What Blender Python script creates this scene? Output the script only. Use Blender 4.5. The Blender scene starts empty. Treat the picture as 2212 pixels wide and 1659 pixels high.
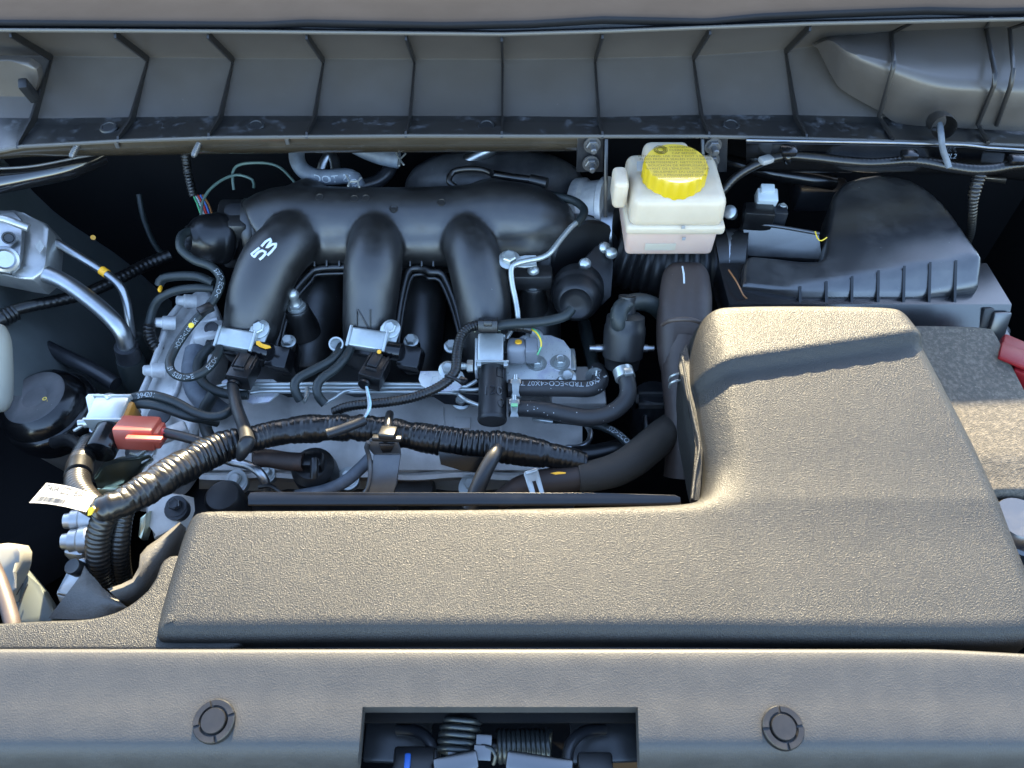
import bpy, bmesh, math, random
from math import sin, cos, pi
from mathutils import Vector as V, Matrix, noise
from mathutils.geometry import delaunay_2d_cdt
R = math.radians
random.seed(7)
SC = bpy.context.scene
COL = SC.collection

# ------------------------------------------------------------------ camera
F = 1640.0                       # focal length in pixels of a 2212 x 1659 view
CAM = V((0, 0, .55)); PITCH = R(50)
cd = bpy.data.cameras.new('camera'); cam = bpy.data.objects.new('camera', cd); COL.objects.link(cam)
cd.sensor_width = 36; cd.lens = 36 * F / 2212; cd.clip_start = .01; cd.clip_end = 200
cam.location = CAM; cam.rotation_euler = (pi / 2 - PITCH, 0, 0)
cd.dof.use_dof = True; cd.dof.focus_distance = .72; cd.dof.aperture_fstop = 14.0
SC.camera = cam

# ------------------------------------------------------------------ sky, sun, exposure
EL, AZ = R(28), R(3)           # low sun behind the windscreen, a little to the right
w = bpy.data.worlds.new('World'); SC.world = w; w.use_nodes = True
nt = w.node_tree; bg = nt.nodes['Background']
sky = nt.nodes.new('ShaderNodeTexSky'); sky.sky_type = 'NISHITA'; sky.sun_disc = False
sky.ozone_density = 1.4; sky.dust_density = .9; sky.sun_elevation = EL; sky.sun_rotation = AZ
nt.links.new(sky.outputs[0], bg.inputs[0]); bg.inputs[1].default_value = .15
sd = bpy.data.lights.new('sun', 'SUN'); sun = bpy.data.objects.new('sun', sd); COL.objects.link(sun)
sd.energy = 4.8; sd.angle = R(.6); sd.color = (1, .84, .55)
S = V((sin(AZ) * cos(EL), cos(AZ) * cos(EL), sin(EL)))
sun.rotation_euler = S.to_track_quat('Z', 'Y').to_euler(); sun.location = (.5, 3, 1.5)
vs = SC.view_settings
vs.view_transform = 'Standard'; vs.look = 'None'; vs.gamma = 1; vs.use_curve_mapping = False; vs.exposure = 3.05

# ------------------------------------------------------------------ photo pixels -> positions
FW = V((0, cos(PITCH), -sin(PITCH))); UP = V((0, sin(PITCH), cos(PITCH)))
def ray(px, py): return V(((px - 1106) / F, 0, 0)) + FW + UP * ((829.5 - py) / F)
def W(px, py, z):
    d = ray(px, py); return CAM + d * ((z - CAM.z) / d.z)
def WY(px, py, y):
    d = ray(px, py); return CAM + d * (y / d.y)
def mpp(p): return (p - CAM).dot(FW) / F

# ------------------------------------------------------------------ materials
M = {}
def mat(name, base, rough=.5, metal=0, bump=None, bump2=None, var=None, specks=None, spec=.5, coat=0, sss=0, trans=0, aniso=0, rvar=0, ior=1.5):
    m = bpy.data.materials.new(name); m.use_nodes = True
    N = m.node_tree.nodes; L = m.node_tree.links; p = N['Principled BSDF']
    p.inputs['Base Color'].default_value = (*base, 1); p.inputs['Roughness'].default_value = rough
    p.inputs['Metallic'].default_value = metal; p.inputs['Specular IOR Level'].default_value = spec
    p.inputs['Coat Weight'].default_value = coat; p.inputs['Coat Roughness'].default_value = .12
    p.inputs['IOR'].default_value = ior
    if sss:
        p.inputs['Subsurface Weight'].default_value = sss; p.inputs['Subsurface Radius'].default_value = (.02, .016, .012)
        p.inputs['Subsurface Scale'].default_value = .4
    if trans: p.inputs['Transmission Weight'].default_value = trans
    tc = N.new('ShaderNodeTexCoord')
    def nz(scale, detail=3, rough_=.6):
        n = N.new('ShaderNodeTexNoise'); n.inputs['Scale'].default_value = scale
        n.inputs['Detail'].default_value = detail; n.inputs['Roughness'].default_value = rough_
        L.new(tc.outputs['Object'], n.inputs['Vector']); return n
    col = None
    if var:                                  # (scale, second colour, threshold low, high)
        n = nz(var[0], 5, .65); mr = N.new('ShaderNodeMapRange'); mr.inputs[1].default_value = var[2]; mr.inputs[2].default_value = var[3]
        L.new(n.outputs[0], mr.inputs[0]); mx = N.new('ShaderNodeMix'); mx.data_type = 'RGBA'
        mx.inputs[6].default_value = (*base, 1); mx.inputs[7].default_value = (*var[1], 1)
        L.new(mr.outputs[0], mx.inputs[0]); col = mx.outputs[2]
        if rvar:
            ma = N.new('ShaderNodeMath'); ma.operation = 'MULTIPLY_ADD'; L.new(mr.outputs[0], ma.inputs[0])
            ma.inputs[1].default_value = rvar; ma.inputs[2].default_value = rough; L.new(ma.outputs[0], p.inputs['Roughness'])
    if specks:                               # (scale, radius, colour, how many of 1)
        vo = N.new('ShaderNodeTexVoronoi'); vo.inputs['Scale'].default_value = specks[0]; L.new(tc.outputs['Object'], vo.inputs['Vector'])
        lt = N.new('ShaderNodeMath'); lt.operation = 'LESS_THAN'; lt.inputs[1].default_value = specks[1]; L.new(vo.outputs['Distance'], lt.inputs[0])
        sp = N.new('ShaderNodeSeparateColor'); L.new(vo.outputs['Color'], sp.inputs[0])
        l2 = N.new('ShaderNodeMath'); l2.operation = 'LESS_THAN'; l2.inputs[1].default_value = specks[3]; L.new(sp.outputs[0], l2.inputs[0])
        mu = N.new('ShaderNodeMath'); mu.operation = 'MULTIPLY'; L.new(lt.outputs[0], mu.inputs[0]); L.new(l2.outputs[0], mu.inputs[1])
        mx = N.new('ShaderNodeMix'); mx.data_type = 'RGBA'; mx.inputs[7].default_value = (*specks[2], 1)
        if col: L.new(col, mx.inputs[6])
        else: mx.inputs[6].default_value = (*base, 1)
        L.new(mu.outputs[0], mx.inputs[0]); col = mx.outputs[2]
    if col: L.new(col, p.inputs['Base Color'])
    prev = None
    for b in (bump, bump2):
        if not b: continue
        if len(b) > 4:
            n = N.new('ShaderNodeTexVoronoi'); n.feature = 'SMOOTH_F1'; n.inputs['Scale'].default_value = b[0]; n.inputs['Smoothness'].default_value = .6
            dn_ = nz(b[0] * .6, 2); va_ = N.new('ShaderNodeVectorMath'); va_.operation = 'MULTIPLY_ADD'; va_.inputs[1].default_value = (.0012,) * 3
            L.new(dn_.outputs['Color'], va_.inputs[0]); L.new(tc.outputs['Object'], va_.inputs[2]); L.new(va_.outputs[0], n.inputs['Vector'])
        else: n = nz(b[0], b[3] if len(b) > 3 else 2)
        bp = N.new('ShaderNodeBump'); bp.inputs['Strength'].default_value = b[1]; bp.inputs['Distance'].default_value = b[2]
        L.new(n.outputs[0], bp.inputs['Height'])
        if prev: L.new(prev.outputs[0], bp.inputs['Normal'])
        prev = bp
    if prev: L.new(prev.outputs[0], p.inputs['Normal'])
    M[name] = m; return m

DUST = (.16, .135, .11)
mat('grained', (.0115, .011, .0098), .48, bump=(1450, .7, .0006, 1, 1), var=(14, (.0165, .0157, .014), .35, .65), spec=.45)
mat('panel', (.033, .0325, .0318), .56, bump=(1100, .3, .0006, 1, 1), var=(55, (.042, .0412, .04), .4, .75), specks=(420, .05, (.25, .25, .24), .04), bump2=(30, .08, .002), rvar=.08)
mat('panel_smooth', (.009, .009, .0095), .32, bump=(500, .1, .0004), var=(30, (.025, .024, .023), .45, .75))
mat('cowl', (.056, .048, .041), .36, bump=(420, .1, .0004), var=(18, (.068, .06, .053), .4, .85), spec=.6, specks=(170, .04, (.3, .3, .3), .03), rvar=.15)
mat('cowl_ledge', (.014, .014, .014), .32, var=(60, (.085, .085, .088), .54, .75), rvar=.3)
mat('lip', (.09, .083, .072), .35)  # lighter than the cowl: the lip's edge highlight is put into the colour
mat('rib', (.012, .011, .0105), .4)  # darker than the cowl: the ribs' shadow side is put into the colour
mat('weather_strip', (.012, .012, .014), .5)
mat('strip', (.022, .0228, .026), .8, bump=(300, .1, .0006), var=(14, (.025, .026, .03), .4, .7), spec=0, ior=1.01)
mat('foil', (.07, .058, .035), .9, bump=(300, 1, .004), spec=.02)
mat('bounce_tinted_paint', (.035, .028, .019), .25, var=(20, (.06, .048, .034), .5, .8), coat=.5)  # brown tint carries the warm bounce from the sunlit cover
mat('gloss_paint', (.008, .008, .009), .12, coat=1, bump=(25, .05, .002))
mat('nylon', (.006, .0055, .0052), .42, bump=(600, .12, .0004), var=(70, (.013, .012, .011), .45, .75), spec=.9, specks=(190, .06, (.3, .29, .27), .05), rvar=.12)
mat('nylon_dusty', (.03, .03, .032), .42, var=(26, (.08, .078, .077), .42, .72), specks=(230, .06, (.35, .33, .3), .1), rvar=.1)
mat('airbox', (.013, .013, .014), .28, var=(22, (.045, .042, .039), .42, .7), spec=.6, ior=1.8, specks=(200, .06, (.4, .4, .4), .07), rvar=.1)
mat('tray', (.011, .0112, .0125), .25, bump=(200, .04, .0004), ior=1.7)
mat('plastic', (.006, .006, .0065), .32, bump=(300, .05, .0004))
mat('plastic_soft', (.011, .011, .0115), .43, bump=(400, .1, .0004))
mat('gloss_black', (.004, .004, .0045), .2, bump=(200, .06, .0005), var=(40, (.012, .0115, .011), .5, .8))
mat('rubber', (.012, .0165, .0165), .5, bump=(500, .1, .0004), specks=(300, .08, (.35, .34, .33), .05))
mat('rubber_speckled', (.022, .021, .021), .52, specks=(330, .16, (.55, .54, .52), .2))
mat('rubber_grey', (.075, .085, .1), .55, bump=(300, .2, .0005), var=(60, (.13, .15, .175), .4, .7))
mat('foam', (.03, .025, .02), .75, bump=(900, .3, .0006), var=(15, (.045, .036, .026), .5, .8))
mat('rust_rubber', (.035, .022, .017), .58, var=(45, (.085, .045, .03), .5, .8), specks=(120, .12, (.4, .12, .05), .06))
mat('brown_rubber', (.045, .032, .027), .55, bump=(300, .1, .0005), var=(22, (.075, .055, .047), .45, .75), specks=(260, .07, (.3, .25, .22), .07))
mat('tape', (.006, .0058, .0058), .3, bump=(150, .15, .001, 3), var=(30, (.03, .024, .018), .55, .8))
mat('conduit', (.009, .0085, .008), .33, var=(45, (.035, .027, .018), .5, .75))
mat('cast', (.66, .645, .62), .48, metal=.3, bump=(700, .35, .0006), var=(26, (.3, .3, .3), .45, .75))
mat('cast_dark', (.55, .53, .5), .48, metal=.3, bump=(900, .3, .0006), var=(20, (.42, .4, .375), .4, .7), specks=(420, .1, (.4, .4, .4), .06))
mat('zinc', (.46, .48, .46), .32, metal=.7, bump=(260, .06, .0005), var=(45, (.36, .38, .37), .4, .7))
mat('zinc_plate', (.68, .7, .68), .36, metal=.35, var=(35, (.46, .45, .55), .5, .7), specks=(700, .22, (.12, .12, .12), .12), bump=(500, .08, .0004))
mat('zinc_yellow', (.6, .6, .42), .3, metal=1, var=(30, (.5, .58, .55), .4, .65))
mat('alu', (.4, .41, .42), .36, metal=1, bump=(150, .06, .001), var=(40, (.33, .34, .35), .42, .7))
mat('alu_block', (.42, .42, .41), .4, metal=.85, bump=(400, .1, .0005), var=(40, (.34, .34, .34), .45, .7))
mat('steel_bracket', (.12, .12, .122), .35, metal=.6, var=(25, (.17, .165, .155), .45, .75))
mat('spring', (.045, .05, .05), .32, metal=.6)
mat('chrome', (.16, .16, .16), .3, metal=1)
mat('tank', (.5, .42, .315), .42, sss=.6, var=(30, (.46, .38, .28), .4, .7))
mat('tank_fluid', (.5, .35, .28), .42, sss=.5, var=(25, (.52, .38, .3), .4, .7))
mat('tank_white', (.24, .23, .195), .5, sss=.4)
mat('tank_tint', (.11, .125, .115), .4, sss=.2)
mat('yellow', (.5, .34, .006), .38, sss=.05)
mat('yellow_ink', (.06, .042, .002), .5)
mat('red', (.17, .006, .009), .45, spec=.2)
mat('brown_plug', (.34, .062, .038), .42)
mat('amber', (.3, .13, .02), .38)
mat('orange_paint', (.85, .4, .02), .45)
mat('white_paint', (.5, .54, .56), .5)
mat('print_white', (.3, .32, .33), .5)
mat('paper', (.26, .26, .255), .5)
mat('ink', (.006, .006, .007), .5)
mat('grey_plug', (.2, .205, .215), .45)
mat('white_plug', (.42, .46, .47), .4)
mat('wire_green', (.1, .42, .2), .35)
mat('wire_yellow', (.75, .5, .03), .35)
mat('wire_teal', (.45, .68, .7), .35)
mat('wire_red', (.5, .05, .04), .35)
mat('wire_blue', (.08, .16, .42), .35)
mat('wire_brown', (.3, .12, .04), .4)
mat('green_cable', (.1, .15, .12), .4)
mat('blue', (.02, .09, .35), .4)
mat('felt', (.055, .047, .036), .75, bump=(800, .7, .0015, 3), var=(260, (.12, .1, .075), .45, .65), specks=(420, .2, (.2, .17, .12), .04))
mat('shield', (.06, .056, .05), .6, bump=(600, .5, .0008), var=(16, (.11, .105, .095), .4, .7))
mat('dark_metal', (.02, .021, .024), .3, metal=.2, var=(18, (.045, .046, .05), .45, .75))
mat('fender', (.085, .095, .093), .4, var=(10, (.12, .13, .128), .4, .7), coat=.3)
mat('void', (.006, .006, .0066), .9, spec=.1)  # near-black, so deep gaps and hollows carry their shade in the colour
mat('hood_lining', (.012, .012, .012), .85)

# ------------------------------------------------------------------ object helpers
WL = {}
def setp(o, label=None, cat=None, group=None, kind=None):
    if label: o['label'] = label
    if cat: o['category'] = cat
    if group: o['group'] = group
    if kind: o['kind'] = kind
    return o
def place(o, at, parent):
    WL[o.name] = V(at)
    COL.objects.link(o)
    if parent is not None:
        o.parent = parent; o.location = V(at) - WL[parent.name]
    else: o.location = at
def thing(name, label, cat, at, group=None):
    o = bpy.data.objects.new(name, None); o.empty_display_size = .02
    place(o, at, None); return setp(o, label, cat, group)
def mesh(name, vs_, fs, m, parent=None, smooth=True, ang=38, label=None, cat=None, group=None, kind=None):
    if not vs_: raise ValueError(name)
    lo = V([min(v[i] for v in vs_) for i in range(3)]); hi = V([max(v[i] for v in vs_) for i in range(3)])
    c = (lo + hi) / 2; c.z = lo.z
    me = bpy.data.meshes.new(name); me.from_pydata([tuple(V(v) - c) for v in vs_], [], fs); me.update()
    bm = bmesh.new(); bm.from_mesh(me); bmesh.ops.recalc_face_normals(bm, faces=bm.faces); bm.to_mesh(me); bm.free()
    if smooth:
        me.polygons.foreach_set('use_smooth', [True] * len(me.polygons)); me.set_sharp_from_angle(angle=R(ang))
    me.materials.append(M[m])
    o = bpy.data.objects.new(name, me); place(o, c, parent)
    return setp(o, label, cat, group, kind)
def axes(z, x=None):
    z = V(z).normalized(); x = V(x) if x is not None else (V((1, 0, 0)) if abs(z.x) < .9 else V((0, 1, 0)))
    x = (x - z * x.dot(z)).normalized(); y = z.cross(x)
    return Matrix((x, y, z)).transposed()
class MB:
    def __init__(s): s.v = []; s.f = []
    def add(s, v, f):
        n = len(s.v); s.v += [V(a) for a in v]; s.f += [tuple(i + n for i in q) for q in f]; return s
    def build(s, name, m, parent=None, **k): return mesh(name, s.v, s.f, m, parent, **k)
    def box(s, c, size, rot=None, bev=.001, seg=2, taper=1):
        bm = bmesh.new(); bmesh.ops.create_cube(bm, size=1)
        for v in bm.verts:
            k = taper if v.co.z > 0 else 1
            v.co = V((v.co.x * size[0] * k, v.co.y * size[1] * k, v.co.z * size[2]))
        if bev: bmesh.ops.bevel(bm, geom=bm.edges[:], offset=min(bev, min(size) * .45), segments=seg, affect='EDGES', profile=.5)
        mt = rot if isinstance(rot, Matrix) else (Matrix.Identity(3) if rot is None else axes_e(rot))
        bm.verts.index_update()
        s.add([V(c) + mt @ v.co for v in bm.verts], [[v.index for v in f.verts] for f in bm.faces]); bm.free(); return s
    def lathe(s, c, ax, prof, n=24, x=None, close=True):
        mt = axes(ax, x); vs_ = []; fs = []
        for r, h in prof:
            for k in range(n):
                a = 2 * pi * k / n; vs_.append(V(c) + mt @ V((r * cos(a), r * sin(a), h)))
        for i in range(len(prof) - 1):
            for k in range(n):
                a, b = i * n + k, i * n + (k + 1) % n; fs.append((a, b, b + n, a + n))
        if close:
            fs.append(tuple(range(n - 1, -1, -1))); fs.append(tuple((len(prof) - 1) * n + k for k in range(n)))
        return s.add(vs_, fs)
    def hexa(s, c, ax, r, h, x=None): return s.lathe(c, ax, [(r, 0), (r, h * .85), (r * .86, h)], 6, x)
    def bolt(s, c, ax, r, h=None, washer=True):
        h = h or r * .9; ax = V(ax).normalized(); c = V(c)
        if washer: s.lathe(c, ax, [(r * 1.55, 0), (r * 1.55, r * .16), (r * 1.42, r * .26)], 20)
        s.hexa(c + ax * r * .2, ax, r, h, V((cos(c.x * 900), sin(c.x * 900), .01)))
        s.lathe(c + ax * (r * .2 + h * .9), ax, [(r * .72, 0), (r * .66, r * .16), (r * .3, r * .12)], 14); return s
    def prism(s, pts, ext):
        n = len(pts); ext = V(ext)
        return s.add([V(p) for p in pts] + [V(p) + ext for p in pts],
                     [tuple(range(n)), tuple(range(2 * n - 1, n - 1, -1))] + [(i, (i + 1) % n, n + (i + 1) % n, n + i) for i in range(n)])
    def tube(s, P, sides=14, corr=None, cap=True):
        fr = frames(P)
        vs_ = []; fs = []
        for p, r, t, n_ in fr:
            b = t.cross(n_)
            for k in range(sides):
                a = 2 * pi * k / sides; vs_.append(p + (n_ * cos(a) + b * sin(a)) * r)
        for i in range(len(fr) - 1):
            for k in range(sides):
                a, b = i * sides + k, i * sides + (k + 1) % sides; fs.append((a, b, b + sides, a + sides))
        if cap:
            fs.append(tuple(range(sides - 1, -1, -1))); fs.append(tuple((len(fr) - 1) * sides + k for k in range(sides)))
        return s.add(vs_, fs)
def axes_e(rot): 
    from mathutils import Euler
    return Euler([R(a) for a in rot]).to_matrix()
def frames(P):
    n = len(P); out = []; nrm = None
    for i in range(n):
        t = (P[min(i + 1, n - 1)][0] - P[max(i - 1, 0)][0])
        t = t.normalized() if t.length > 1e-9 else V((0, 1, 0))
        if nrm is None:
            q = CAM - P[i][0]; nrm = q - t * q.dot(t)
            if nrm.length < 1e-6: nrm = V((1, 0, 0)) - t * t.x
        else: nrm = nrm - t * nrm.dot(t)
        nrm = nrm.normalized(); out.append((P[i][0], P[i][1], t, nrm.copy()))
    return out
def topts(pts, r):
    out = []
    for q in pts:
        if isinstance(q, tuple) and isinstance(q[0], V): p = q[0]; rr = q[1] if len(q) > 1 else r
        elif isinstance(q, V): p = q; rr = r
        else:
            p = W(q[0], q[1], q[2]); rr = q[3] if len(q) > 3 else r
        out.append((p, rr * mpp(p)))
    return out
def spline(pts, r=8, step=.004):
    q = topts(pts, r); out = []
    n = len(q)
    for i in range(n - 1):
        a, b, c, d = q[max(i - 1, 0)], q[i], q[i + 1], q[min(i + 2, n - 1)]
        k = max(2, int((c[0] - b[0]).length / step))
        for j in range(k):
            t = j / k; t2 = t * t; t3 = t2 * t
            f = lambda w0, w1, w2, w3: .5 * (2 * w1 + (w2 - w0) * t + (2 * w0 - 5 * w1 + 4 * w2 - w3) * t2 + (3 * w1 - w0 - 3 * w2 + w3) * t3)
            out.append((f(a[0], b[0], c[0], d[0]), b[1] + (c[1] - b[1]) * t))
    out.append(q[-1]); return out
def resample(P, step):
    out = [P[0]]; acc = 0.
    for i in range(1, len(P)):
        a, b = P[i - 1], P[i]; L = (b[0] - a[0]).length; d = step - acc
        while d <= L:
            t = d / L; out.append((a[0].lerp(b[0], t), a[1] + (b[1] - a[1]) * t)); d += step
        acc = (acc + L) % step if L else acc
        acc = L - (d - step)
    return out
def tube(name, pts, r, m, parent=None, sides=14, corr=None, step=.004, rnd=0, **k):
    P = spline(pts, r, step)
    if corr:
        per, amp = corr[:2]; P = resample(P, per / 4); Q = []
        ph = random.random() * 9
        for i, (p, rr) in enumerate(P):
            a = amp
            if rnd: a = amp * (.3 + 1.4 * abs(noise.noise(V((i * .021 + ph, ph, 0))))); rr *= 1 + rnd * noise.noise(V((i * .05 + ph, 3, 0)))
            Q.append((p, rr * (1 + a * (1, .3, -1, .3)[i % 4])))
        P = Q
    o = MB().tube(P, sides).build(name, m, parent, ang=80 if not corr else 60, **k)
    return o, P
def plate(name, pts, thick, m, parent=None, bev=.0006, ext=None, **k):
    """flat part from pixel points (px, py, z), thickness along -ext"""
    P = [W(*p) if not isinstance(p, V) else p for p in pts]
    nrm = V((0, 0, 0))
    for i in range(len(P)): nrm += (P[i] - P[0]).cross(P[(i + 1) % len(P)] - P[0])
    nrm.normalize()
    if nrm.dot(CAM - P[0]) < 0: nrm = -nrm
    if ext is not None: nrm = V(ext)
    bm = bmesh.new(); n = len(P)
    vv = [bm.verts.new(p) for p in P] + [bm.verts.new(p - nrm * thick) for p in P]
    f = bm.faces.new(vv[:n]); bm.faces.new(vv[n:][::-1])
    for i in range(n): bm.faces.new((vv[i], vv[n + i], vv[n + (i + 1) % n], vv[(i + 1) % n]))
    if bev: bmesh.ops.bevel(bm, geom=list(f.edges), offset=bev, segments=2, affect='EDGES', profile=.5)
    bm.verts.index_update()
    o = mesh(name, [v.co.copy() for v in bm.verts], [[v.index for v in q.verts] for q in bm.faces], m, parent, **k); bm.free(); return o
def chaikin(p, it=2):
    for _ in range(it):
        q = []
        for i in range(len(p)):
            a, b = p[i], p[(i + 1) % len(p)]; q += [a.lerp(b, .25), a.lerp(b, .75)]
        p = q
    return p
def inside(x, y, poly):
    c = False; n = len(poly)
    for i in range(n):
        a, b = poly[i], poly[i - 1]
        if (a.y > y) != (b.y > y) and x < (b.x - a.x) * (y - a.y) / (b.y - a.y) + a.x: c = not c
    return c
def slab(name, outline, ztop, rad, depth, m, parent=None, grid=.008, space=.005, nr=6, it=2, draft=.0, **k):
    """moulded cover: outline in plan, height function, rounded shoulder, open skirt"""
    p = chaikin([V((q[0], q[1])) for q in outline], it)
    if sum(p[i - 1].x * p[i].y - p[i].x * p[i - 1].y for i in range(len(p))) < 0: p = p[::-1]
    L = sum((p[i] - p[i - 1]).length for i in range(len(p))); n = max(12, int(L / space)); q = []; i = 0; acc = 0.
    seg = [(p[j], p[(j + 1) % len(p)]) for j in range(len(p))]
    for s in range(n):
        d = s * L / n
        while acc + (seg[i][1] - seg[i][0]).length < d: acc += (seg[i][1] - seg[i][0]).length; i += 1
        a, b = seg[i]; q.append(a.lerp(b, (d - acc) / max((b - a).length, 1e-9)))
    nm = []
    for j in range(n):
        t = (q[(j + 1) % n] - q[j - 1]).normalized(); nm.append(V((-t.y, t.x)))
    loops = [(-draft, depth)] + [(rad * (1 - cos(pi / 2 * a / nr)), rad * (1 - sin(pi / 2 * a / nr))) for a in range(nr + 1)]
    vs_ = []; fs = []
    for ins, drop in loops:
        for j in range(n):
            c = q[j] + nm[j] * ins; zt = ztop(c.x, c.y); vs_.append(V((c.x, c.y, zt - drop)))
    for a in range(len(loops) - 1):
        for j in range(n): fs.append((a * n + j, a * n + (j + 1) % n, (a + 1) * n + (j + 1) % n, (a + 1) * n + j))
    base = (len(loops) - 1) * n; inn = [V((v.x, v.y)) for v in vs_[base:]]
    xs = [v.x for v in inn]; ys = [v.y for v in inn]; pts = list(inn)
    ny = int((max(ys) - min(ys)) / grid) + 1; nx = int((max(xs) - min(xs)) / grid) + 1
    for a in range(1, nx):
        for b in range(1, ny):
            x, y = min(xs) + a * grid, min(ys) + b * grid
            if inside(x, y, inn) and min((x - v.x) ** 2 + (y - v.y) ** 2 for v in inn) > (grid * .55) ** 2: pts.append(V((x, y)))
    ov, oe, of, orig, _, _ = delaunay_2d_cdt(pts, [(j, (j + 1) % n) for j in range(n)], [], 0, 1e-7)
    idx = {}
    for a, v in enumerate(ov):
        o0 = orig[a][0] if orig[a] else None
        if o0 is not None and o0 < n: idx[a] = base + o0
        else: idx[a] = len(vs_); vs_.append(V((v.x, v.y, ztop(v.x, v.y))))
    for f in of:
        c = sum((ov[a] for a in f), V((0, 0))) / len(f)
        if inside(c.x, c.y, inn): fs.append(tuple(idx[a] for a in f))
    return mesh(name, vs_, fs, m, parent, ang=50, **k)
def grid_mesh(name, rows, m, parent=None, **k):
    n = len(rows[0]); v = [p for r_ in rows for p in r_]
    f = [(a * n + b, a * n + b + 1, (a + 1) * n + b + 1, (a + 1) * n + b) for a in range(len(rows) - 1) for b in range(n - 1)]
    return mesh(name, v, f, m, parent, **k)
def textdata(s, size):
    cu = bpy.data.curves.new('t', 'FONT'); cu.body = s; cu.size = size; cu.resolution_u = 3
    o = bpy.data.objects.new('t', cu); COL.objects.link(o)
    dg = bpy.context.evaluated_depsgraph_get(); me = bpy.data.meshes.new_from_object(o.evaluated_get(dg))
    v = [x.co.copy() for x in me.vertices]; f = [tuple(p.vertices) for p in me.polygons]
    bpy.data.objects.remove(o); bpy.data.curves.remove(cu); bpy.data.meshes.remove(me); return v, f
def text(name, lines, size, o, xd, yd, m, parent, lift=.0003, gap=1.15, center=True):
    """flat print: lines of writing on the plane through o spanned by xd, yd"""
    xd = V(xd).normalized(); yd = V(yd); yd = (yd - xd * yd.dot(xd)).normalized(); zd = xd.cross(yd); b = MB()
    for i, s in enumerate(lines):
        sx, sz = 0, size
        if isinstance(s, tuple): s, sx, sz = s
        if not s: continue
        v, f = textdata(s, sz); wd = max(p.x for p in v) if center else 0
        b.add([V(o) + xd * (p.x - wd / 2 + sx) + yd * (p.y - i * size * gap) + zd * lift for p in v], f)
    return b.build(name, m, parent, smooth=False)
def tube_text(name, s, size, P, start, m, parent, flip=False, ang=0, lift=.0003):
    v, f = textdata(s, size); cum = [0]
    for i in range(1, len(P)): cum.append(cum[-1] + (P[i][0] - P[i - 1][0]).length)
    out = []; wmax = max(p.x for p in v)
    for p in v:
        x = (wmax - p.x) if flip else p.x; y = p.y - size * .35; y = -y if flip else y
        d = min(max(start + x, 0), cum[-1] - 1e-6); i = max(j for j in range(len(cum)) if cum[j] <= d); i = min(i, len(P) - 2)
        t = (d - cum[i]) / max(cum[i + 1] - cum[i], 1e-9); c = P[i][0].lerp(P[i + 1][0], t); r = P[i][1] * (1 - t) + P[i + 1][1] * t
        T = (P[i + 1][0] - P[i][0]).normalized(); n_ = CAM - c; n_ = (n_ - T * n_.dot(T)).normalized(); B = n_.cross(T)
        a = ang + y / r; out.append(c + (n_ * cos(a) + B * sin(a)) * (r + lift))
    return mesh(name, out, f, m, parent, smooth=False)
def hull(parts, voxel=.0028, it=6, fac=.6):
    """blend several tubes into one smooth moulded body"""
    b = MB()
    for P, sides in parts: b.tube(P, sides)
    me = bpy.data.meshes.new('h'); me.from_pydata([tuple(v) for v in b.v], [], b.f); me.update()
    o = bpy.data.objects.new('h', me); COL.objects.link(o)
    a = o.modifiers.new('r', 'REMESH'); a.mode = 'VOXEL'; a.voxel_size = voxel
    c = o.modifiers.new('s', 'SMOOTH'); c.iterations = it; c.factor = fac
    bpy.context.view_layer.update()
    dg = bpy.context.evaluated_depsgraph_get(); e = bpy.data.meshes.new_from_object(o.evaluated_get(dg))
    v = [x.co.copy() for x in e.vertices]; f = [tuple(p.vertices) for p in e.polygons]
    bpy.data.objects.remove(o); bpy.data.meshes.remove(me); bpy.data.meshes.remove(e); return v, f
def lerpl(pts, x):
    if x <= pts[0][0]: a, b = pts[0], pts[1]
    elif x >= pts[-1][0]: a, b = pts[-2], pts[-1]
    else:
        i = max(j for j in range(len(pts) - 1) if pts[j][0] <= x); a, b = pts[i], pts[i + 1]
    t = (x - a[0]) / (b[0] - a[0]); return a[1] + (b[1] - a[1]) * t
def smst(a, b, x):
    t = min(max((x - a) / (b - a), 0), 1); return t * t * (3 - 2 * t)
# ================================================================== the setting
def struct(name, b, m): return b.build(name, m, kind='structure')
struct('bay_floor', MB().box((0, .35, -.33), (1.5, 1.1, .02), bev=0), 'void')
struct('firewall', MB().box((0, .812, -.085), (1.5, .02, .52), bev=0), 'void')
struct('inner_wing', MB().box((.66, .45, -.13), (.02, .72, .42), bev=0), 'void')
struct('inner_wing', MB().box((-.66, .45, -.13), (.02, .72, .42), bev=0), 'void')  # left wall, added to keep side light out of the bay
struct('radiator_support', MB().box((0, .06, -.19), (1.3, .02, .3), bev=0), 'void')  # unseen wall, added to stop light leaking in below the front panel

# ------------------------------------------------------------------ open hood, out of view, added and set back to shape sun and reflections
HB = V((0, 1.25, .67)); hd = thing('hood', 'unseen open hood set back to shade the engine bay, with dark fibre lining', 'hood', HB)
hu = V((0, -cos(R(62)), sin(R(62)))); hn = V((0, hu.z, -hu.y))
def hp(x, t): return HB + V((x, 0, 0)) + hu * t
MB().prism([hp(-.75, 0), hp(.75, 0), hp(.7, 1.25), hp(-.7, 1.25)], hn * .02).build('outer_skin', 'gloss_paint', hd)
MB().prism([hp(-.7, .03) - hn * .004, hp(.7, .03) - hn * .004, hp(.64, 1.18) - hn * .004, hp(-.64, 1.18) - hn * .004], -hn * .01).build('lining', 'hood_lining', hd)

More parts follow.
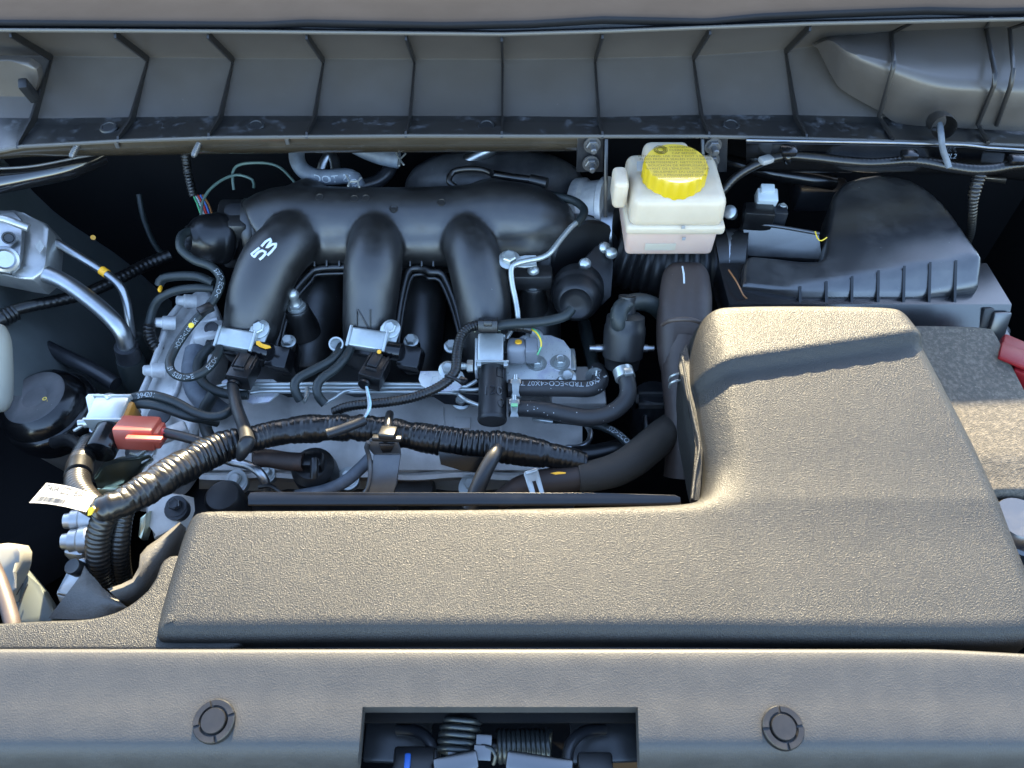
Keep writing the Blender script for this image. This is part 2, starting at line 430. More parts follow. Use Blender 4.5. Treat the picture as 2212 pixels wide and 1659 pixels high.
# ------------------------------------------------------------------ cowl panel
NX = 120; XS = [-.58 + 1.16 * i / NX for i in range(NX + 1)]
ROWS = {'top': ([(-200, 64), (0, 63), (500, 66), (1085, 72), (1300, 66), (1535, 57), (1755, 49), (2212, 39), (2400, 36)], .737),
        'knee': ([(-200, 116), (118, 120), (488, 125), (1085, 128), (1290, 125), (1508, 120), (1710, 105), (1925, 78), (2400, 60)], .786),
        'bot': ([(-200, 262), (85, 266), (295, 263), (488, 260), (1085, 260), (1290, 263), (1505, 258), (1705, 259), (1897, 264), (2112, 277), (2400, 290)], .704),
        'lip': ([(-200, 345), (0, 323), (45, 313), (262, 301), (465, 294), (885, 290), (1296, 291), (1520, 291), (1730, 296), (1925, 302), (2130, 308), (2400, 320)], .663)}
def rowz(key):
    pl, y = ROWS[key]; q = [WY(a, c, y) for a, c in pl]; q = [(p.x, p.z) for p in q]
    return lambda x: V((x, y, lerpl(q, x)))
RZ = {k: rowz(k) for k in ROWS}
cowl = thing('cowl', 'ribbed black plastic cowl spanning the bay below the windscreen', 'cowl', (0, .7, .13))
def corner(a, b_, c, d=.004):
    u = (a - b_).normalized() * d; v = (c - b_).normalized() * d
    return [b_ + u, b_ + (u + v) * .3, b_ + v]
rows = [[] for _ in range(5)]; led = [[] for _ in range(5)]
for x in XS:
    t_, k_, bo, li = (RZ[q](x) for q in ('top', 'knee', 'bot', 'lip'))
    c = corner(t_, k_, bo, .003); c2 = corner(k_, bo, li, .006)
    for i, p in enumerate([t_] + c + [c2[0]]): rows[i].append(p)
    for i, p in enumerate([c2[0], c2[1], c2[2], li, li + V((0, .004, -.006))]): led[i].append(p)
grid_mesh('face', rows, 'cowl', cowl); grid_mesh('ledge', led, 'cowl_ledge', cowl)
lr = [[] for _ in range(5)]
for x in XS:
    li = RZ['lip'](x)
    for i, (dy, dz) in enumerate(((0, .0005), (-.002, .0008), (-.0032, -.0003), (-.003, -.002), (.002, -.004))): lr[i].append(li + V((0, dy, dz)))
grid_mesh('lip', lr, 'lip', cowl)
RIB = [(88, 60), (300, 0), (488, 0), (688, 0), (890, 0), (1085, 0), (1290, 0), (1507, 0), (1707, 0)]
for px, _ in RIB:
    x = WY(px, 190, .74).x
    t_, k_, bo, li = (RZ[q](x) for q in ('top', 'knee', 'bot', 'lip'))
    o1 = [t_ + V((0, .001, -.001)), k_ + V((0, .004, 0)), bo + V((0, .004, -.003)), li + V((0, .002, -.003))]
    o2 = [li + V((0, -.004, -.001)), li + V((0, .001, .003)), bo + V((0, -.007, .007)), k_ + V((0, -.0085, -.001)), t_ + V((0, -.004, -.006))]
    MB().prism([p - V((.0011, 0, 0)) for p in o1 + o2], (.0022, 0, 0)).build('rib', 'rib', cowl, ang=25)
# right hand bulge and its ribs
def bl(pts, y): return [WY(a, c, y) for a, c in pts]
up_ = bl([(1752, 96), (1790, 78), (1834, 74), (1921, 66), (2034, 58), (2134, 52), (2330, 44)], .772)
cr = [WY(a, c, y) for a, c, y in [(1760, 100, .768), (1795, 88, .735), (1838, 115, .708), (1921, 142, .698), (2034, 177, .69), (2134, 186, .688), (2330, 190, .688)]]
dn = [WY(a, c, y) for a, c, y in [(1766, 104, .765), (1797, 165, .742), (1822, 196, .728), (1899, 240, .708), (1950, 268, .70), (2100, 278, .697), (2330, 290, .69)]]
def seg(a, c, t): return [p.lerp(q, t) for p, q in zip(a, c)]
def dens(L, n=6):
    out = []
    for i in range(len(L) - 1):
        a, b_, c, d = L[max(i - 1, 0)], L[i], L[i + 1], L[min(i + 2, len(L) - 1)]
        for j in range(n):
            t = j / n; out.append(.5 * (2 * b_ + (c - a) * t + (2 * a - 5 * b_ + 4 * c - d) * t * t + (3 * b_ - a - 3 * c + d) * t ** 3))
    return out + [L[-1]]
up_, cr, dn = dens(up_), dens(cr), dens(dn)
off = V((0, .004, -.002))
rb = [up_, seg(up_, cr, .5), seg(up_, cr, .88), [p + off * .5 for p in seg(up_, cr, .97)], [p + off * .6 for p in seg(cr, dn, .05)], seg(cr, dn, .14), seg(cr, dn, .5), dn]
grid_mesh('wiper_bulge', rb, 'cowl', cowl, ang=70)
for line in ([(1972, 46, .742), (1924, 72, .768), (1929, 135, .696), (1926, 150, .693), (1897, 250, .702), (1904, 262, .70), (1926, 300, .663)],
             [(2138, 40, .742), (2127, 62, .765), (2147, 160, .688), (2144, 185, .684), (2110, 268, .696), (2116, 280, .69), (2132, 308, .66)],
             [(2215, 50, .742), (2178, 62, .76), (2186, 150, .688), (2180, 185, .682), (2150, 270, .694)]):
    P = [(WY(a, c, y) + V((0, -.002, .001)), .0022) for a, c, y in line]
    MB().tube(P, 6).build('rib', 'rib', cowl, ang=60)
# left access lid with tab
lid = plate('access_lid', [WY(a, c, .735) for a, c in [(-60, 128), (20, 131), (60, 136), (80, 150), (84, 170), (74, 215), (55, 245), (25, 265), (-10, 278), (-60, 286)]], .01, 'cowl', cowl, bev=.003)
MB().box(WY(62, 196, .722), (.009, .012, .026), (25, 0, 12), .002).build('tab', 'plastic_soft', lid)
# push clips on the ledge
for px, py in ((240, 286), (556, 283), (1051, 272), (1578, 275)):
    c = WY(px, py, .688); c.z = RZ['bot'](c.x).z + .002
    MB().lathe(c, (0, -.15, 1), [(.0085, -.003), (.009, .002), (.008, .0035), (.006, .0035), (.0055, .0028)], 20).build('push_clip', 'plastic_soft', cowl)
# hose boot on the right
bt = MB().tube(spline([(WY(2022, 262, .685), 20), (WY(2030, 262, .672), 22), (WY(2037, 270, .658), 24), (WY(2040, 276, .65), 25)], 20, .004), 18, cap=False).build('hose_boot', 'plastic_soft', cowl)
tube('washer_hose', [WY(2030, 268, .66), WY(2033, 290, .648), WY(2036, 320, .64), WY(2046, 350, .635), WY(2050, 362, .632)], 6.5, 'rubber_grey', None, label='thin grey washer hose hanging from the boot of the cowl panel', cat='hose')

# strip above the cowl (rear edge of the bay) with its seal
E = [(-200, 46), (300, 50), (560, 52), (660, 47), (960, 53), (1150, 49), (1300, 40), (1530, 45), (1640, 34), (1800, 27), (2000, 20), (2140, 23), (2400, 16)]
strip = thing('windscreen_trim', 'grey rounded trim strip running above the ribbed cowl panel', 'trim', (0, .77, .2))
prof = [(12, .748), (7, .741), (3, .7375), (-1, .7375), (-6, .740), (-14, .746), (-26, .757), (-40, .77), (-54, .784), (-66, .80), (-76, .84)]
rows = []
for dp, y in prof:
    q = [WY(a, c + dp, y) for a, c in E]; q = [(p.x, p.z) for p in q]
    rows.append([V((x, y, lerpl(q, x))) for x in XS])
grid_mesh('trim_body', rows, 'strip', strip, ang=80)
ws = []
for i, (dz, y) in enumerate(((.0, .737), (.0016, .736), (.002, .7345), (.0008, .733), (-.0015, .734))):
    ws.append([V((x, y, RZ['top'](x).z + dz)) for x in XS])
grid_mesh('edge_bead', ws, 'lip', strip, ang=80)
grid_mesh('seal', [[V((x, .7485, lerpl([(p.x, p.z) for p in [WY(a, c + 10, .748) for a, c in E]], x))) for x in XS], [V((x, .7475, RZ['top'](x).z - .002)) for x in XS], [V((x, .737, RZ['top'](x).z - .001)) for x in XS]], 'weather_strip', strip)  # dark strip added to stop sun leaking between trim and cowl

# cross member under the lip
chn = thing('cowl_cross_member', 'painted steel cross member, brown tint imitating warm bounce, under the lip of the cowl panel', 'cross member', (-.2, .68, .1))
B0 = [(-200, 362), (0, 344), (60, 338), (170, 336), (553, 330), (1103, 326), (1262, 325)]
rows = []
for j, (t, y) in enumerate(((0, .6665), (.35, .6655), (.7, .667), (1, .675), (1.05, .70))):
    r_ = []
    for i in range(61):
        px = -160 + (1262 + 160) * i / 60; a = lerpl([(u, v + 5) for u, v in ROWS['lip'][0]], px); c = lerpl(B0, px)
        r_.append(WY(px, a + (c - a) * t, y))
    rows.append(r_)
grid_mesh('channel', rows, 'bounce_tinted_paint', chn, ang=60)
for px, py in ((165, 318), (427, 316)):
    P0 = WY(px + 4, py - 8, .668); d = V((-.25, -.9, -.35)).normalized()
    MB().lathe(P0, d, [(.0032, -.004)] + [(.0032 - .0006 * (i % 2), .001 * i) for i in range(1, 16)] + [(.002, .017)], 12).build('stud', 'steel_bracket', chn)
for px, py in ((252, 311), (620, 303)):
    MB().box(WY(px, py, .663), (.004, .003, .009), None, .001).build('tab', 'steel_bracket', chn)

# mounting bracket behind the brake reservoir
br = thing('reservoir_bracket', 'black steel bracket with nuts behind the brake fluid reservoir', 'bracket', W(1400, 420, .05))
for x0, x1, y0, y1 in ((1247, 1304, 298, 372), (1524, 1572, 298, 372)):
    plate('bracket_plate', [WY(x0, y0, .665), WY(x1, y0, .665), WY(x1 - 2, y1, .668), WY(x0 - 2, y1, .668)], .004, 'dark_metal', br)
for px, py in ((1279, 312), (1276, 352), (1540, 314), (1536, 346)):
    c = WY(px, py, .662); d = V((.05, -1, .05))
    b = MB(); b.lathe(c, d, [(.0085, 0), (.0085, .0015)], 20); b.hexa(c + d * .001, d, .0065, .005); b.lathe(c + d * .006, d, [(.0032, 0), (.0032, .008), (.002, .009)], 12); b.build('nut', 'steel_bracket', br)
plate('bar', [WY(1306, 300, .662), WY(1314, 300, .662), WY(1312, 470, .635), WY(1304, 470, .635)], .004, 'dark_metal', br)
plate('bar', [WY(1514, 300, .662), WY(1522, 300, .662), WY(1524, 380, .65), WY(1516, 380, .65)], .004, 'dark_metal', br)

# ------------------------------------------------------------------ wing rail on the right
rl = thing('wing_rail', 'glossy black painted body rail below the cowl on the battery side', 'body rail', W(1950, 340, .1))
rows = []
A = [(1610, 304), (1900, 309), (2095, 314), (2120, 319), (2330, 332)]
for dp, y in ((-2, .658), (0, .652), (5, .6505), (10, .655), (34, .662), (58, .668), (66, .69)):
    rows.append([WY(a, lerpl(A, a) + dp, y) for a in [1612 + 26 * i for i in range(28)]])
grid_mesh('rail', rows, 'gloss_paint', rl, ang=60)
MB().tube([(WY(a, lerpl(A, a) - 1, .6495), .0011) for a in [1612 + 26 * i for i in range(28)]], 8).build('flange_glint', 'alu', rl)  # bright metal line standing in for the sky's glint on the painted edge
plate('tab', [WY(2126, 384, .655), WY(2175, 388, .655), WY(2172, 398, .655), WY(2132, 392, .655)], .003, 'chrome', rl)
text('stamped_number', ['2L2'], .007, WY(2052, 341, .657) , (1, 0, 0), (0, .2, 1), 'print_white', rl, lift=.0015)

# ------------------------------------------------------------------ left inner wing panel (large dark sheet)
iw = thing('wing_apron', 'dark glossy sheet metal apron on the left side of the engine bay', 'apron', W(120, 600, -.15))
rows = []
for i in range(13):
    t = i / 12
    r_ = []
    for j in range(13):
        s = j / 12
        px = -120 + (335 + 60 * s + 120) * t; py = 335 + 520 * s
        z = .07 - .26 * t ** 1.3 - .05 * s + .012 * cos(t * 7) * sin(s * 5)
        r_.append(W(px, py, z))
    rows.append(r_)
grid_mesh('panel', rows, 'fender', iw, ang=80)
P, _ = tube('flange', [(-60, 405, .085), (60, 382, .08), (150, 362, .075), (215, 335, .07)], 24, 'gloss_paint', iw)
tube('seam', [(-60, 365, .1), (60, 360, .095), (170, 340, .09), (230, 330, .085)], 3, 'steel_bracket', iw)
c = W(201, 513, -.005); MB().lathe(c, CAM - c, [(.0028, 0), (.0028, .001), (.001, .0012)], 12).build('dab', 'orange_paint', iw)

# ------------------------------------------------------------------ radiator cover (front panel)
rc = thing('radiator_cover', 'wide grey plastic radiator cover with latch opening along the front edge', 'radiator cover', W(1106, 1560, .02))
PR = [(1402, .034), (1402.5, .0385), (1405, .0405), (1411, .041), (1425, .0402), (1441, .0394), (1446, .0389), (1478, .0371), (1483, .0366), (1527, .0342), (1560, .0323), (1590, .0301), (1606, .0285), (1618, .0264), (1630, .023), (1642, .018), (1656, .0095), (1690, -.02), (1740, -.07)]
cols = [-790 + 35 * i for i in range(45)] + [783] + [818 + 34 * i for i in range(17)] + [1378] + [1410 + 35 * i for i in range(46)]
cols = sorted(set(cols))
b = MB(); idx = {}
def prow(px): return 0 if px < 2000 else (min(px, 2350) - 2000) ** 1.25 * .013
for j, (py, z) in enumerate(PR):
    for i, px in enumerate(cols):
        xx = px + ((py - 1527) * (-.085 if px == 783 else .03) if px in (783, 1378) and py > 1527 else 0)
        q = W(xx, py + prow(px) * max(0, 1 - (py - 1402) / 150), z); idx[i, j] = len(b.v); b.v.append(q)
i0, i1, j0 = cols.index(783), cols.index(1378), [p[0] for p in PR].index(1527)
for j in range(len(PR) - 1):
    for i in range(len(cols) - 1):
        if j >= j0 and i0 <= i < i1: continue
        b.f.append((idx[i, j], idx[i + 1, j], idx[i + 1, j + 1], idx[i, j + 1]))
edge = [idx[i0, j] for j in range(len(PR) - 1, j0, -1)] + [idx[i, j0] for i in range(i0, i1 + 1)] + [idx[i1, j] for j in range(j0 + 1, len(PR))]
n0 = len(b.v)
for e in edge: b.v.append(b.v[e] + V((0, 0, -.012)))
for k in range(len(edge) - 1): b.f.append((edge[k], edge[k + 1], n0 + k + 1, n0 + k))
b.build('panel', 'panel', rc, ang=50)
# grained shelf at the rear left of the cover
sh = [W(a, c, .033) for a, c in [(-120, 1352), (-20, 1345), (100, 1338), (185, 1336), (235, 1326), (280, 1306), (330, 1262), (352, 1195), (420, 1200), (500, 1300), (560, 1404), (300, 1404), (-120, 1404)]]
slab('shelf', [(p.x, p.y) for p in sh], lambda x, y: .0325 - .05 * max(0, y - .27), .003, .012, 'grained', rc, grid=.012, it=1)
# push pins
def push_pin(px, py, a0):
    c = W(px, py, lerpl(PR, py)); ax = V((0, -.1, 1)).normalized(); r = 45 * mpp(c)
    p = MB().lathe(c - ax * .002, ax, [(r, 0), (r, .0028), (r * .97, .0036), (r * .66, .0036), (r * .64, .0022), (r * .62, .0022)], 40).build('push_pin', 'panel_smooth', rc)
    MB().lathe(c - ax * .002, ax, [(r * .595, .0), (r * .595, .0052), (r * .56, .006), (r * .02, .0062)], 36).build('pin_head', 'panel_smooth', p)
    mt = axes(ax)
    for k in range(4):
        a = a0 + k * pi / 2
        vs_ = []; fs = []; n = 9
        for i in range(n):
            t = a + (pi / 2 - .16) * i / (n - 1)
            for rr, h in ((.99, .0034), (.985, .0046), (.95, .0052), (.70, .0052), (.68, .0034)):
                vs_.append(c - ax * .002 + mt @ V((rr * r * cos(t), rr * r * sin(t), h)))
        for i in range(n - 1):
            for j in range(4): fs.append((i * 5 + j, i * 5 + j + 1, i * 5 + 6 + j, i * 5 + 5 + j))
        fs += [(0, 1, 2, 3, 4), tuple((n - 1) * 5 + j for j in (4, 3, 2, 1, 0))]
        mesh('collar_segment', vs_, fs, 'panel_smooth', p, ang=30)
push_pin(464, 1559, .4); push_pin(1690, 1573, .15)

# ------------------------------------------------------------------ grained intake duct cover
OL = [(338, 1388, .03), (352, 1310, .035), (372, 1235, .04), (398, 1142, .045), (425, 1094, .048), (470, 1073, .05), (560, 1068, .05), (900, 1068, .05), (1300, 1071, .05), (1478, 1076, .05), (1512, 1070, .05),
      (1520, 1040, .05), (1508, 965, .054), (1488, 860, .06), (1482, 770, .068), (1494, 708, .074), (1525, 673, .076), (1600, 669, .077), (1700, 670, .077), (1895, 676, .077), (1942, 684, .077), (1972, 724, .075), (2050, 868, .063), (2138, 1025, .054),
      (2226, 1225, .046), (2262, 1330, .04), (2240, 1385, .035), (2160, 1396, .032), (1900, 1396, .031), (1500, 1391, .03), (1100, 1391, .03), (700, 1391, .03), (372, 1394, .03)]
OW = [W(*p) for p in OL]; OW = [(p.x, p.y) for p in OW]
def dz(x, y):
    z = .046 + .010 * min(max((y - .215) / .085, 0), 1)
    tw = smst(.115, .165, x); ys = .4055 + (x - .162) * .163
    t = min(y, ys) - .255
    if t > 0: z += tw * .2 * (t * t / .16 if t < .08 else t - .04)
    z += tw * (.0085 * smst(ys - .001, ys + .009, y) + .02 * max(0, y - ys))  # step shaped to shade itself, in place of a cast shadow band
    z -= .9 * smst(.29, .345, y) * (math.log(1 + math.exp((.176 - x) / .0035)) * .0035 if x < .25 else 0)
    return z
dc = thing('intake_duct_cover', 'large L-shaped black cover of grained plastic along the front of the bay', 'engine cover', W(1300, 1250, .0))
slab('cover_shell', OW, dz, .015, .036, 'grained', dc, grid=.0034, space=.0034, nr=8, draft=.001)
plate('flange', [(535, 1072, .04), (540, 1064, .04), (552, 1062, .04), (1300, 1065, .04), (1458, 1069, .04), (1470, 1074, .04), (1472, 1092, .036), (535, 1092, .036)], .003, 'gloss_black', dc)
plate('flange', [(1484, 742, .062), (1471, 760, .06), (1466, 790, .057), (1487, 880, .05), (1504, 962, .046), (1492, 1080, .04), (1512, 1082, .04), (1520, 960, .045), (1495, 800, .056)], .003, 'grained', dc)
tube('seam_ridge', [(1474, 770, .064), (1486, 840, .058), (1500, 910, .052), (1511, 962, .049), (1502, 1020, .045), (1495, 1078, .042)], 3.2, 'grained', dc)
plate('flange', [(345, 1392, .025), (420, 1400, .025), (1500, 1403, .025), (2000, 1404, .025), (2000, 1380, .025), (345, 1370, .025)], .004, 'weather_strip', dc)  # black lip under the cover; its dark colour also deepens the gap's shade

# ------------------------------------------------------------------ battery cover and what stands beside it
bc = thing('battery', 'battery under a grainy felt insulating cover beside the duct cover', 'battery', W(2120, 900, 0))
ob = [W(a, c, .049) for a, c in [(1930, 708), (2000, 708), (2136, 711), (2150, 725), (2230, 855), (2330, 1010), (2330, 1040), (2140, 1046), (2060, 1040), (1960, 860)]]
slab('felt_cover', [(p.x, p.y) for p in ob], lambda x, y: .0505 - (.442 - y) * .1 - .004 * smst(.345, .338, y), .006, .05, 'felt', bc, grid=.01)
q = W(2150, 880, 0); MB().box((q.x + .02, .385, -.06), (.12, .17, .16), None, .004).build('case', 'plastic_soft', bc)
b = MB(); c = W(2205, 1120, .03); b.lathe(c, (0, 0, 1), [(.034, -.12), (.034, .0), (.0315, .002), (.031, -.004), (.022, -.008), (.02, -.002), (.018, .001), (.004, .001)], 32); b.build('vent_ring', 'airbox', bc)
b = MB(); b.lathe(W(2210, 1190, .02), (0, 0, 1), [(.03, -.12), (.03, 0), (.027, .003), (.02, .003), (.018, -.003), (.004, -.003)], 32); b.build('vent_ring', 'nylon_dusty', bc)
rt = thing('terminal_cover', 'glossy red plastic battery terminal cover behind the felt cover', 'terminal cover', W(2190, 800, .05))
MB().box(W(2196, 775, .04), (.036, .03, .022), (-6, 4, -32), .0025).build('lid', 'red', rt)
MB().box(W(2192, 770, .052), (.026, .024, .004), (-6, 4, -32), .0015).build('raised_pad', 'red', rt)
MB().box(W(2218, 815, .038), (.03, .018, .02), (0, 4, -30), .002).build('latch', 'red', rt)

# ------------------------------------------------------------------ air filter box
ab = thing('air_filter_box', 'black air filter housing with sloped dusty lid and finned front', 'air filter box', W(1900, 600, -.05))
ol = [W(a, c, z) for a, c, z in [(1600, 641, .038), (1604, 562, .04), (1640, 556, .045), (1762, 568, .05), (1781, 556, .05), (1788, 480, .055), (1800, 412, .06), (1870, 392, .062), (1945, 404, .062), (1998, 427, .064), (2042, 458, .066), (2088, 530, .06), (2108, 580, .05), (2112, 641, .038)]]
YL = W(1850, 642, .036).y
def lz(x, y): return min(.043 + (x - .25) * .1 + (y - .55) * .12, .040 + max(0, y - YL) * 1.0)
slab('lid', [(p.x, p.y) for p in ol], lz, .005, .012 + .03, 'airbox', ab, grid=.006, it=1)
yf = W(1850, 642, .036).y
for px, h in ((1722, 12), (1778, 20), (1833, 28), (1889, 37), (1944, 44), (1999, 50), (2054, 53)):
    q = W(px, 642, .036); z0 = .034; zz = z0 + h * mpp(q) * 1.25
    hh_ = h * mpp(q) * .95; MB().prism([V((q.x, yf + hh_, .0408 + hh_)), V((q.x, yf - .0095, z0)), V((q.x, yf + .006, z0))], (.0026, 0, 0)).build('fin', 'plastic', ab, smooth=False)  # blacker than the lid: the fins' shaded sides are put into the colour
xl, xr = W(1571, 642, .036).x, W(2176, 642, .036).x
def band(name, z0, z1, ya, yb, x0, x1):
    b = MB(); b.prism([V((x0, ya, z1)), V((x0, yb, z0)), V((x0, yf + .05, z0)), V((x0, yf + .05, z1))], (x1 - x0, 0, 0)); return b.build(name, 'tray', ab, ang=20)
band('rim', .0115, .036, yf - .010, yf - .026, xl, xr)
band('tray', -.03, .0105, yf - .028, yf - .05, xl - .002, xr + .004)
for px in (1678, 2126):
    q = W(px, 642, .036)
    c_ = MB().box((q.x, yf - .021, .016), (.010, .004, .04), (-22, 0, 0), .0012).build('clip', 'plastic_soft', ab)
MB().box((W(2152, 660, .03).x, yf - .024, .016), (.017, .005, .036), (-22, 0, 0), .0015).build('latch_tab', 'airbox', ab)
c = W(2160, 716, .0); MB().lathe(c, (0, -.2, 1), [(.008, 0), (.008, .004), (.005, .006)], 16).build('grommet', 'nylon', ab)
dct = MB(); dct.prism([W(*p) for p in [(1604, 478, .05), (1768, 503, .052), (1776, 560, .03), (1770, 566, .026), (1612, 552, .02)]], (0, .01, -.03)); dct.build('sensor_duct', 'airbox', ab, ang=20)
tube('duct_edge', [(1606, 480, .051), (1690, 491, .052), (1770, 505, .052)], 4, 'airbox', ab)
tube('inlet_spigot', [(1616, 560, .012), (1580, 560, .008), (1550, 565, .004)], 62, 'nylon', ab, sides=28)
fl = thing('air_flow_sensor', 'black air flow sensor with a white plug on the intake duct', 'sensor', W(1650, 470, .05))
MB().box(W(1636, 468, .055), (.03, .02, .022), (0, 0, -6), .0015).build('housing', 'plastic', fl)
MB().box(W(1678, 470, .052), (.017, .014, .022), (0, 0, -6), .0015).build('flange', 'dark_metal', fl)
MB().box(W(1655, 428, .068), (.021, .016, .014), (20, 0, -4), .0015).build('plug', 'white_plug', fl)
MB().box(W(1657, 410, .076), (.014, .01, .008), (20, 0, -4), .001).build('plug_lock', 'white_plug', fl)
b = MB(); q = W(1690, 448, .06); b.bolt(q, (0, -.2, 1), .0035); b.build('screw', 'zinc', fl)
cb = thing('intake_clamp', 'wide silver band clamp round the air intake tube beside the brake reservoir', 'clamp', W(1580, 560, 0))
P = []
cc = W(1582, 560, .006)
for i in range(15):
    a = R(-62 + 200 * i / 14); P.append(cc + V((-.004, -cos(a) * .0325, sin(a) * .0325)))
v = []; f = []
for p in P:
    v += [p + V((-.0085, 0, 0)), p + V((.0085, 0, 0))]
for i in range(len(P) - 1): f.append((2 * i, 2 * i + 1, 2 * i + 3, 2 * i + 2))
mesh('band', v, f, 'alu', cb)
q = W(1580, 462, .05); MB().lathe(q, (-.5, -.5, .7), [(.005, -.006), (.005, .004), (.0072, .004), (.0072, .009), (.004, .011)], 16).build('screw', 'zinc', cb)
tube('wire_end', [(1574, 583, .045), (1592, 610, .045), (1606, 638, .04), (1614, 645, .035)], 1.6, 'wire_brown', None, label='thin stray orange wire hanging beside the air filter box', cat='wire')
tube('straw', [(1761, 500, .07), (1766, 515, .068), (1774, 520, .068), (1786, 513, .069)], 1.4, 'wire_yellow', None, label='short dry straw caught in the corner of the air filter lid', cat='straw')
# ================================================================== engine
eng = thing('engine_block', 'grey cast engine block and valve cover under the wiring harness', 'engine', W(800, 950, -.2))
# valve cover: humped casting between the pipes and the grained cover
rows = []
vx = [430 + 12 * i for i in range(70)]
def hump(px):
    h = 0
    for c in (560, 700, 850, 1010, 1170):
        h = max(h, 1 - abs((px - c) / 62) ** 4) if abs(px - c) < 62 else h
    return h
for py, z in ((858, -.065), (868, -.058), (885, -.055), (930, -.057), (985, -.06), (1015, -.066), (1030, -.08), (1045, -.1), (1060, -.12)):
    rows.append([W(px, py - (10 * hump(px) if py < 900 else 0), z + .005 * hump(px)) for px in vx])
grid_mesh('valve_cover', rows, 'cast_dark', eng, ang=50)
rows = [[W(px, py + 3 * sin(px * .03), z) for px in vx] for py, z in ((1018, -.068), (1024, -.062), (1034, -.064), (1042, -.09))]
grid_mesh('cover_flange', rows, 'cast_dark', eng, ang=60)
b = MB(); b.box(W(800, 1075, -.13), (.42, .09, .03), None, .004); b.build('casting', 'dark_metal', eng)
b = MB(); b.box(W(820, 780, -.09), (.36, .16, .03), None, .008); b.build('intake_flange', 'nylon', eng)
MB().box(W(1000, 920, -.055) + V((0, 0, .004)), (.016, .014, .005), None, .001).build('cast_boss', 'cast_dark', eng)
for px in (675, 957, 1080):
    P = [(W(px, 880, -.052), .0012), (W(px + 3, 930, -.053), .0012), (W(px + 4, 1000, -.058), .0012)]
    MB().tube(P, 6).build('cast_rib', 'cast_dark', eng)
for px, py, r in ((507, 1029, .0058), (1015, 1040, .0058), (750, 1022, .0055), (376, 1085, .0052), (575, 1013, .004)):
    z = -.055 if px != 376 else -.01
    b = MB(); c = W(px, py, z); ax = V((0, -.35, 1)); b.lathe(c - V((0, 0, .014)), ax, [(r * 1.9, 0), (r * 1.9, .008)], 20); b.lathe(c - V((0, 0, .007)), ax, [(r * 1.75, 0), (r * 1.75, .0022)], 28); b.bolt(c - V((0, 0, .005)), ax, r, washer=False); b.build('bolt', 'zinc' if px != 376 else 'dark_metal', eng)
# timing cover: bright casting down the left end of the engine
tcv = thing('timing_cover', 'bright cast aluminium timing cover at the left end of the engine', 'engine casting', W(370, 850, -.15))
ol = [W(a, c, -.05) for a, c in [(400, 642), (455, 630), (482, 690), (478, 770), (452, 830), (445, 880), (420, 930), (385, 990), (330, 1030), (262, 1060), (238, 1010), (250, 960), (300, 858), (318, 815), (350, 730), (358, 690)]]
slab('casting', [(p.x, p.y) for p in ol], lambda x, y: -.046 + .008 * sin(x * 60) * cos(y * 45), .006, .05, 'cast', tcv, grid=.007, it=1)
P = [(W(a, c, -.036), .0035) for a, c in [(400, 645), (360, 695), (352, 730), (322, 815), (302, 860), (252, 965)]]
MB().tube(P, 10).build('edge_rib', 'cast', tcv)
P = [(W(a, c, -.038), .003) for a, c in [(470, 690), (430, 700), (410, 760), (380, 850), (350, 900), (330, 980)]]
MB().tube(P, 10).build('edge_rib', 'cast', tcv)
c = W(456, 708, -.028)
b = MB(); b.box(c - V((.004, 0, .012)), (.03, .03, .02), (-10, 0, 12), .004); b.build('lug', 'cast', tcv)
b = MB(); b.lathe(c, (0, -.3, 1), [(.0075, 0), (.0072, .0006), (.0055, .0006), (.0053, -.004), (.002, -.006)], 24); b.build('threaded_hole', 'dark_metal', tcv)
for px, py in ((352, 697), (328, 800), (398, 650)):
    c = W(px, py, -.025); MB().lathe(c, (-.9, -.3, .35), [(.0075, -.012), (.0075, .0), (.0055, .001), (.0052, .007), (.003, .0085)], 16).build('dowel_boss', 'cast', tcv)
MB().box(W(372, 935, -.03), (.028, .014, .01), (0, 0, 30), .003).build('rib_pad', 'cast', tcv)
b = MB(); b.lathe(W(345, 898, -.032), (0, -.2, 1), [(.011, 0), (.011, .002), (.006, .003)], 20); b.build('oval_recess', 'dark_metal', tcv)
P, _ = tube('coolant_hose', [(425, 760, -.02), (418, 800, -.02), (425, 840, -.03), (450, 872, -.035), (480, 895, -.045)], 25, 'rubber_grey', None, label='thick grey ribbed hose behind the small vacuum hoses at the timing cover', cat='hose')

# zinc lifting bracket
lb = thing('lifting_bracket', 'yellowish zinc plated engine lifting bracket beside the brown plug solenoid', 'bracket', W(265, 1030, -.03))
rows = []
T = [(204, 1034), (222, 1010), (262, 996), (300, 990), (322, 984), (331, 990)]
B_ = [(212, 1060), (232, 1064), (268, 1058), (295, 1035), (314, 1010), (332, 996)]
for t, z in ((-.16, -.012), (-.05, .0), (.02, .002), (.12, -.001), (.6, -.012), (1., -.03)):
    rows.append([W(a[0] + (c[0] - a[0]) * t, a[1] + (c[1] - a[1]) * t, z) for a, c in zip(T, B_)])
grid_mesh('plate', rows, 'zinc_yellow', lb, ang=60)
plate('foot', [(210, 1056, -.02), (268, 1056, -.02), (264, 1084, -.035), (216, 1082, -.035)], .004, 'zinc_yellow', lb)
b = MB(); b.bolt(W(304, 972, -.004), (0, -.3, 1), .0085, .006); b.build('bolt', 'zinc', lb)

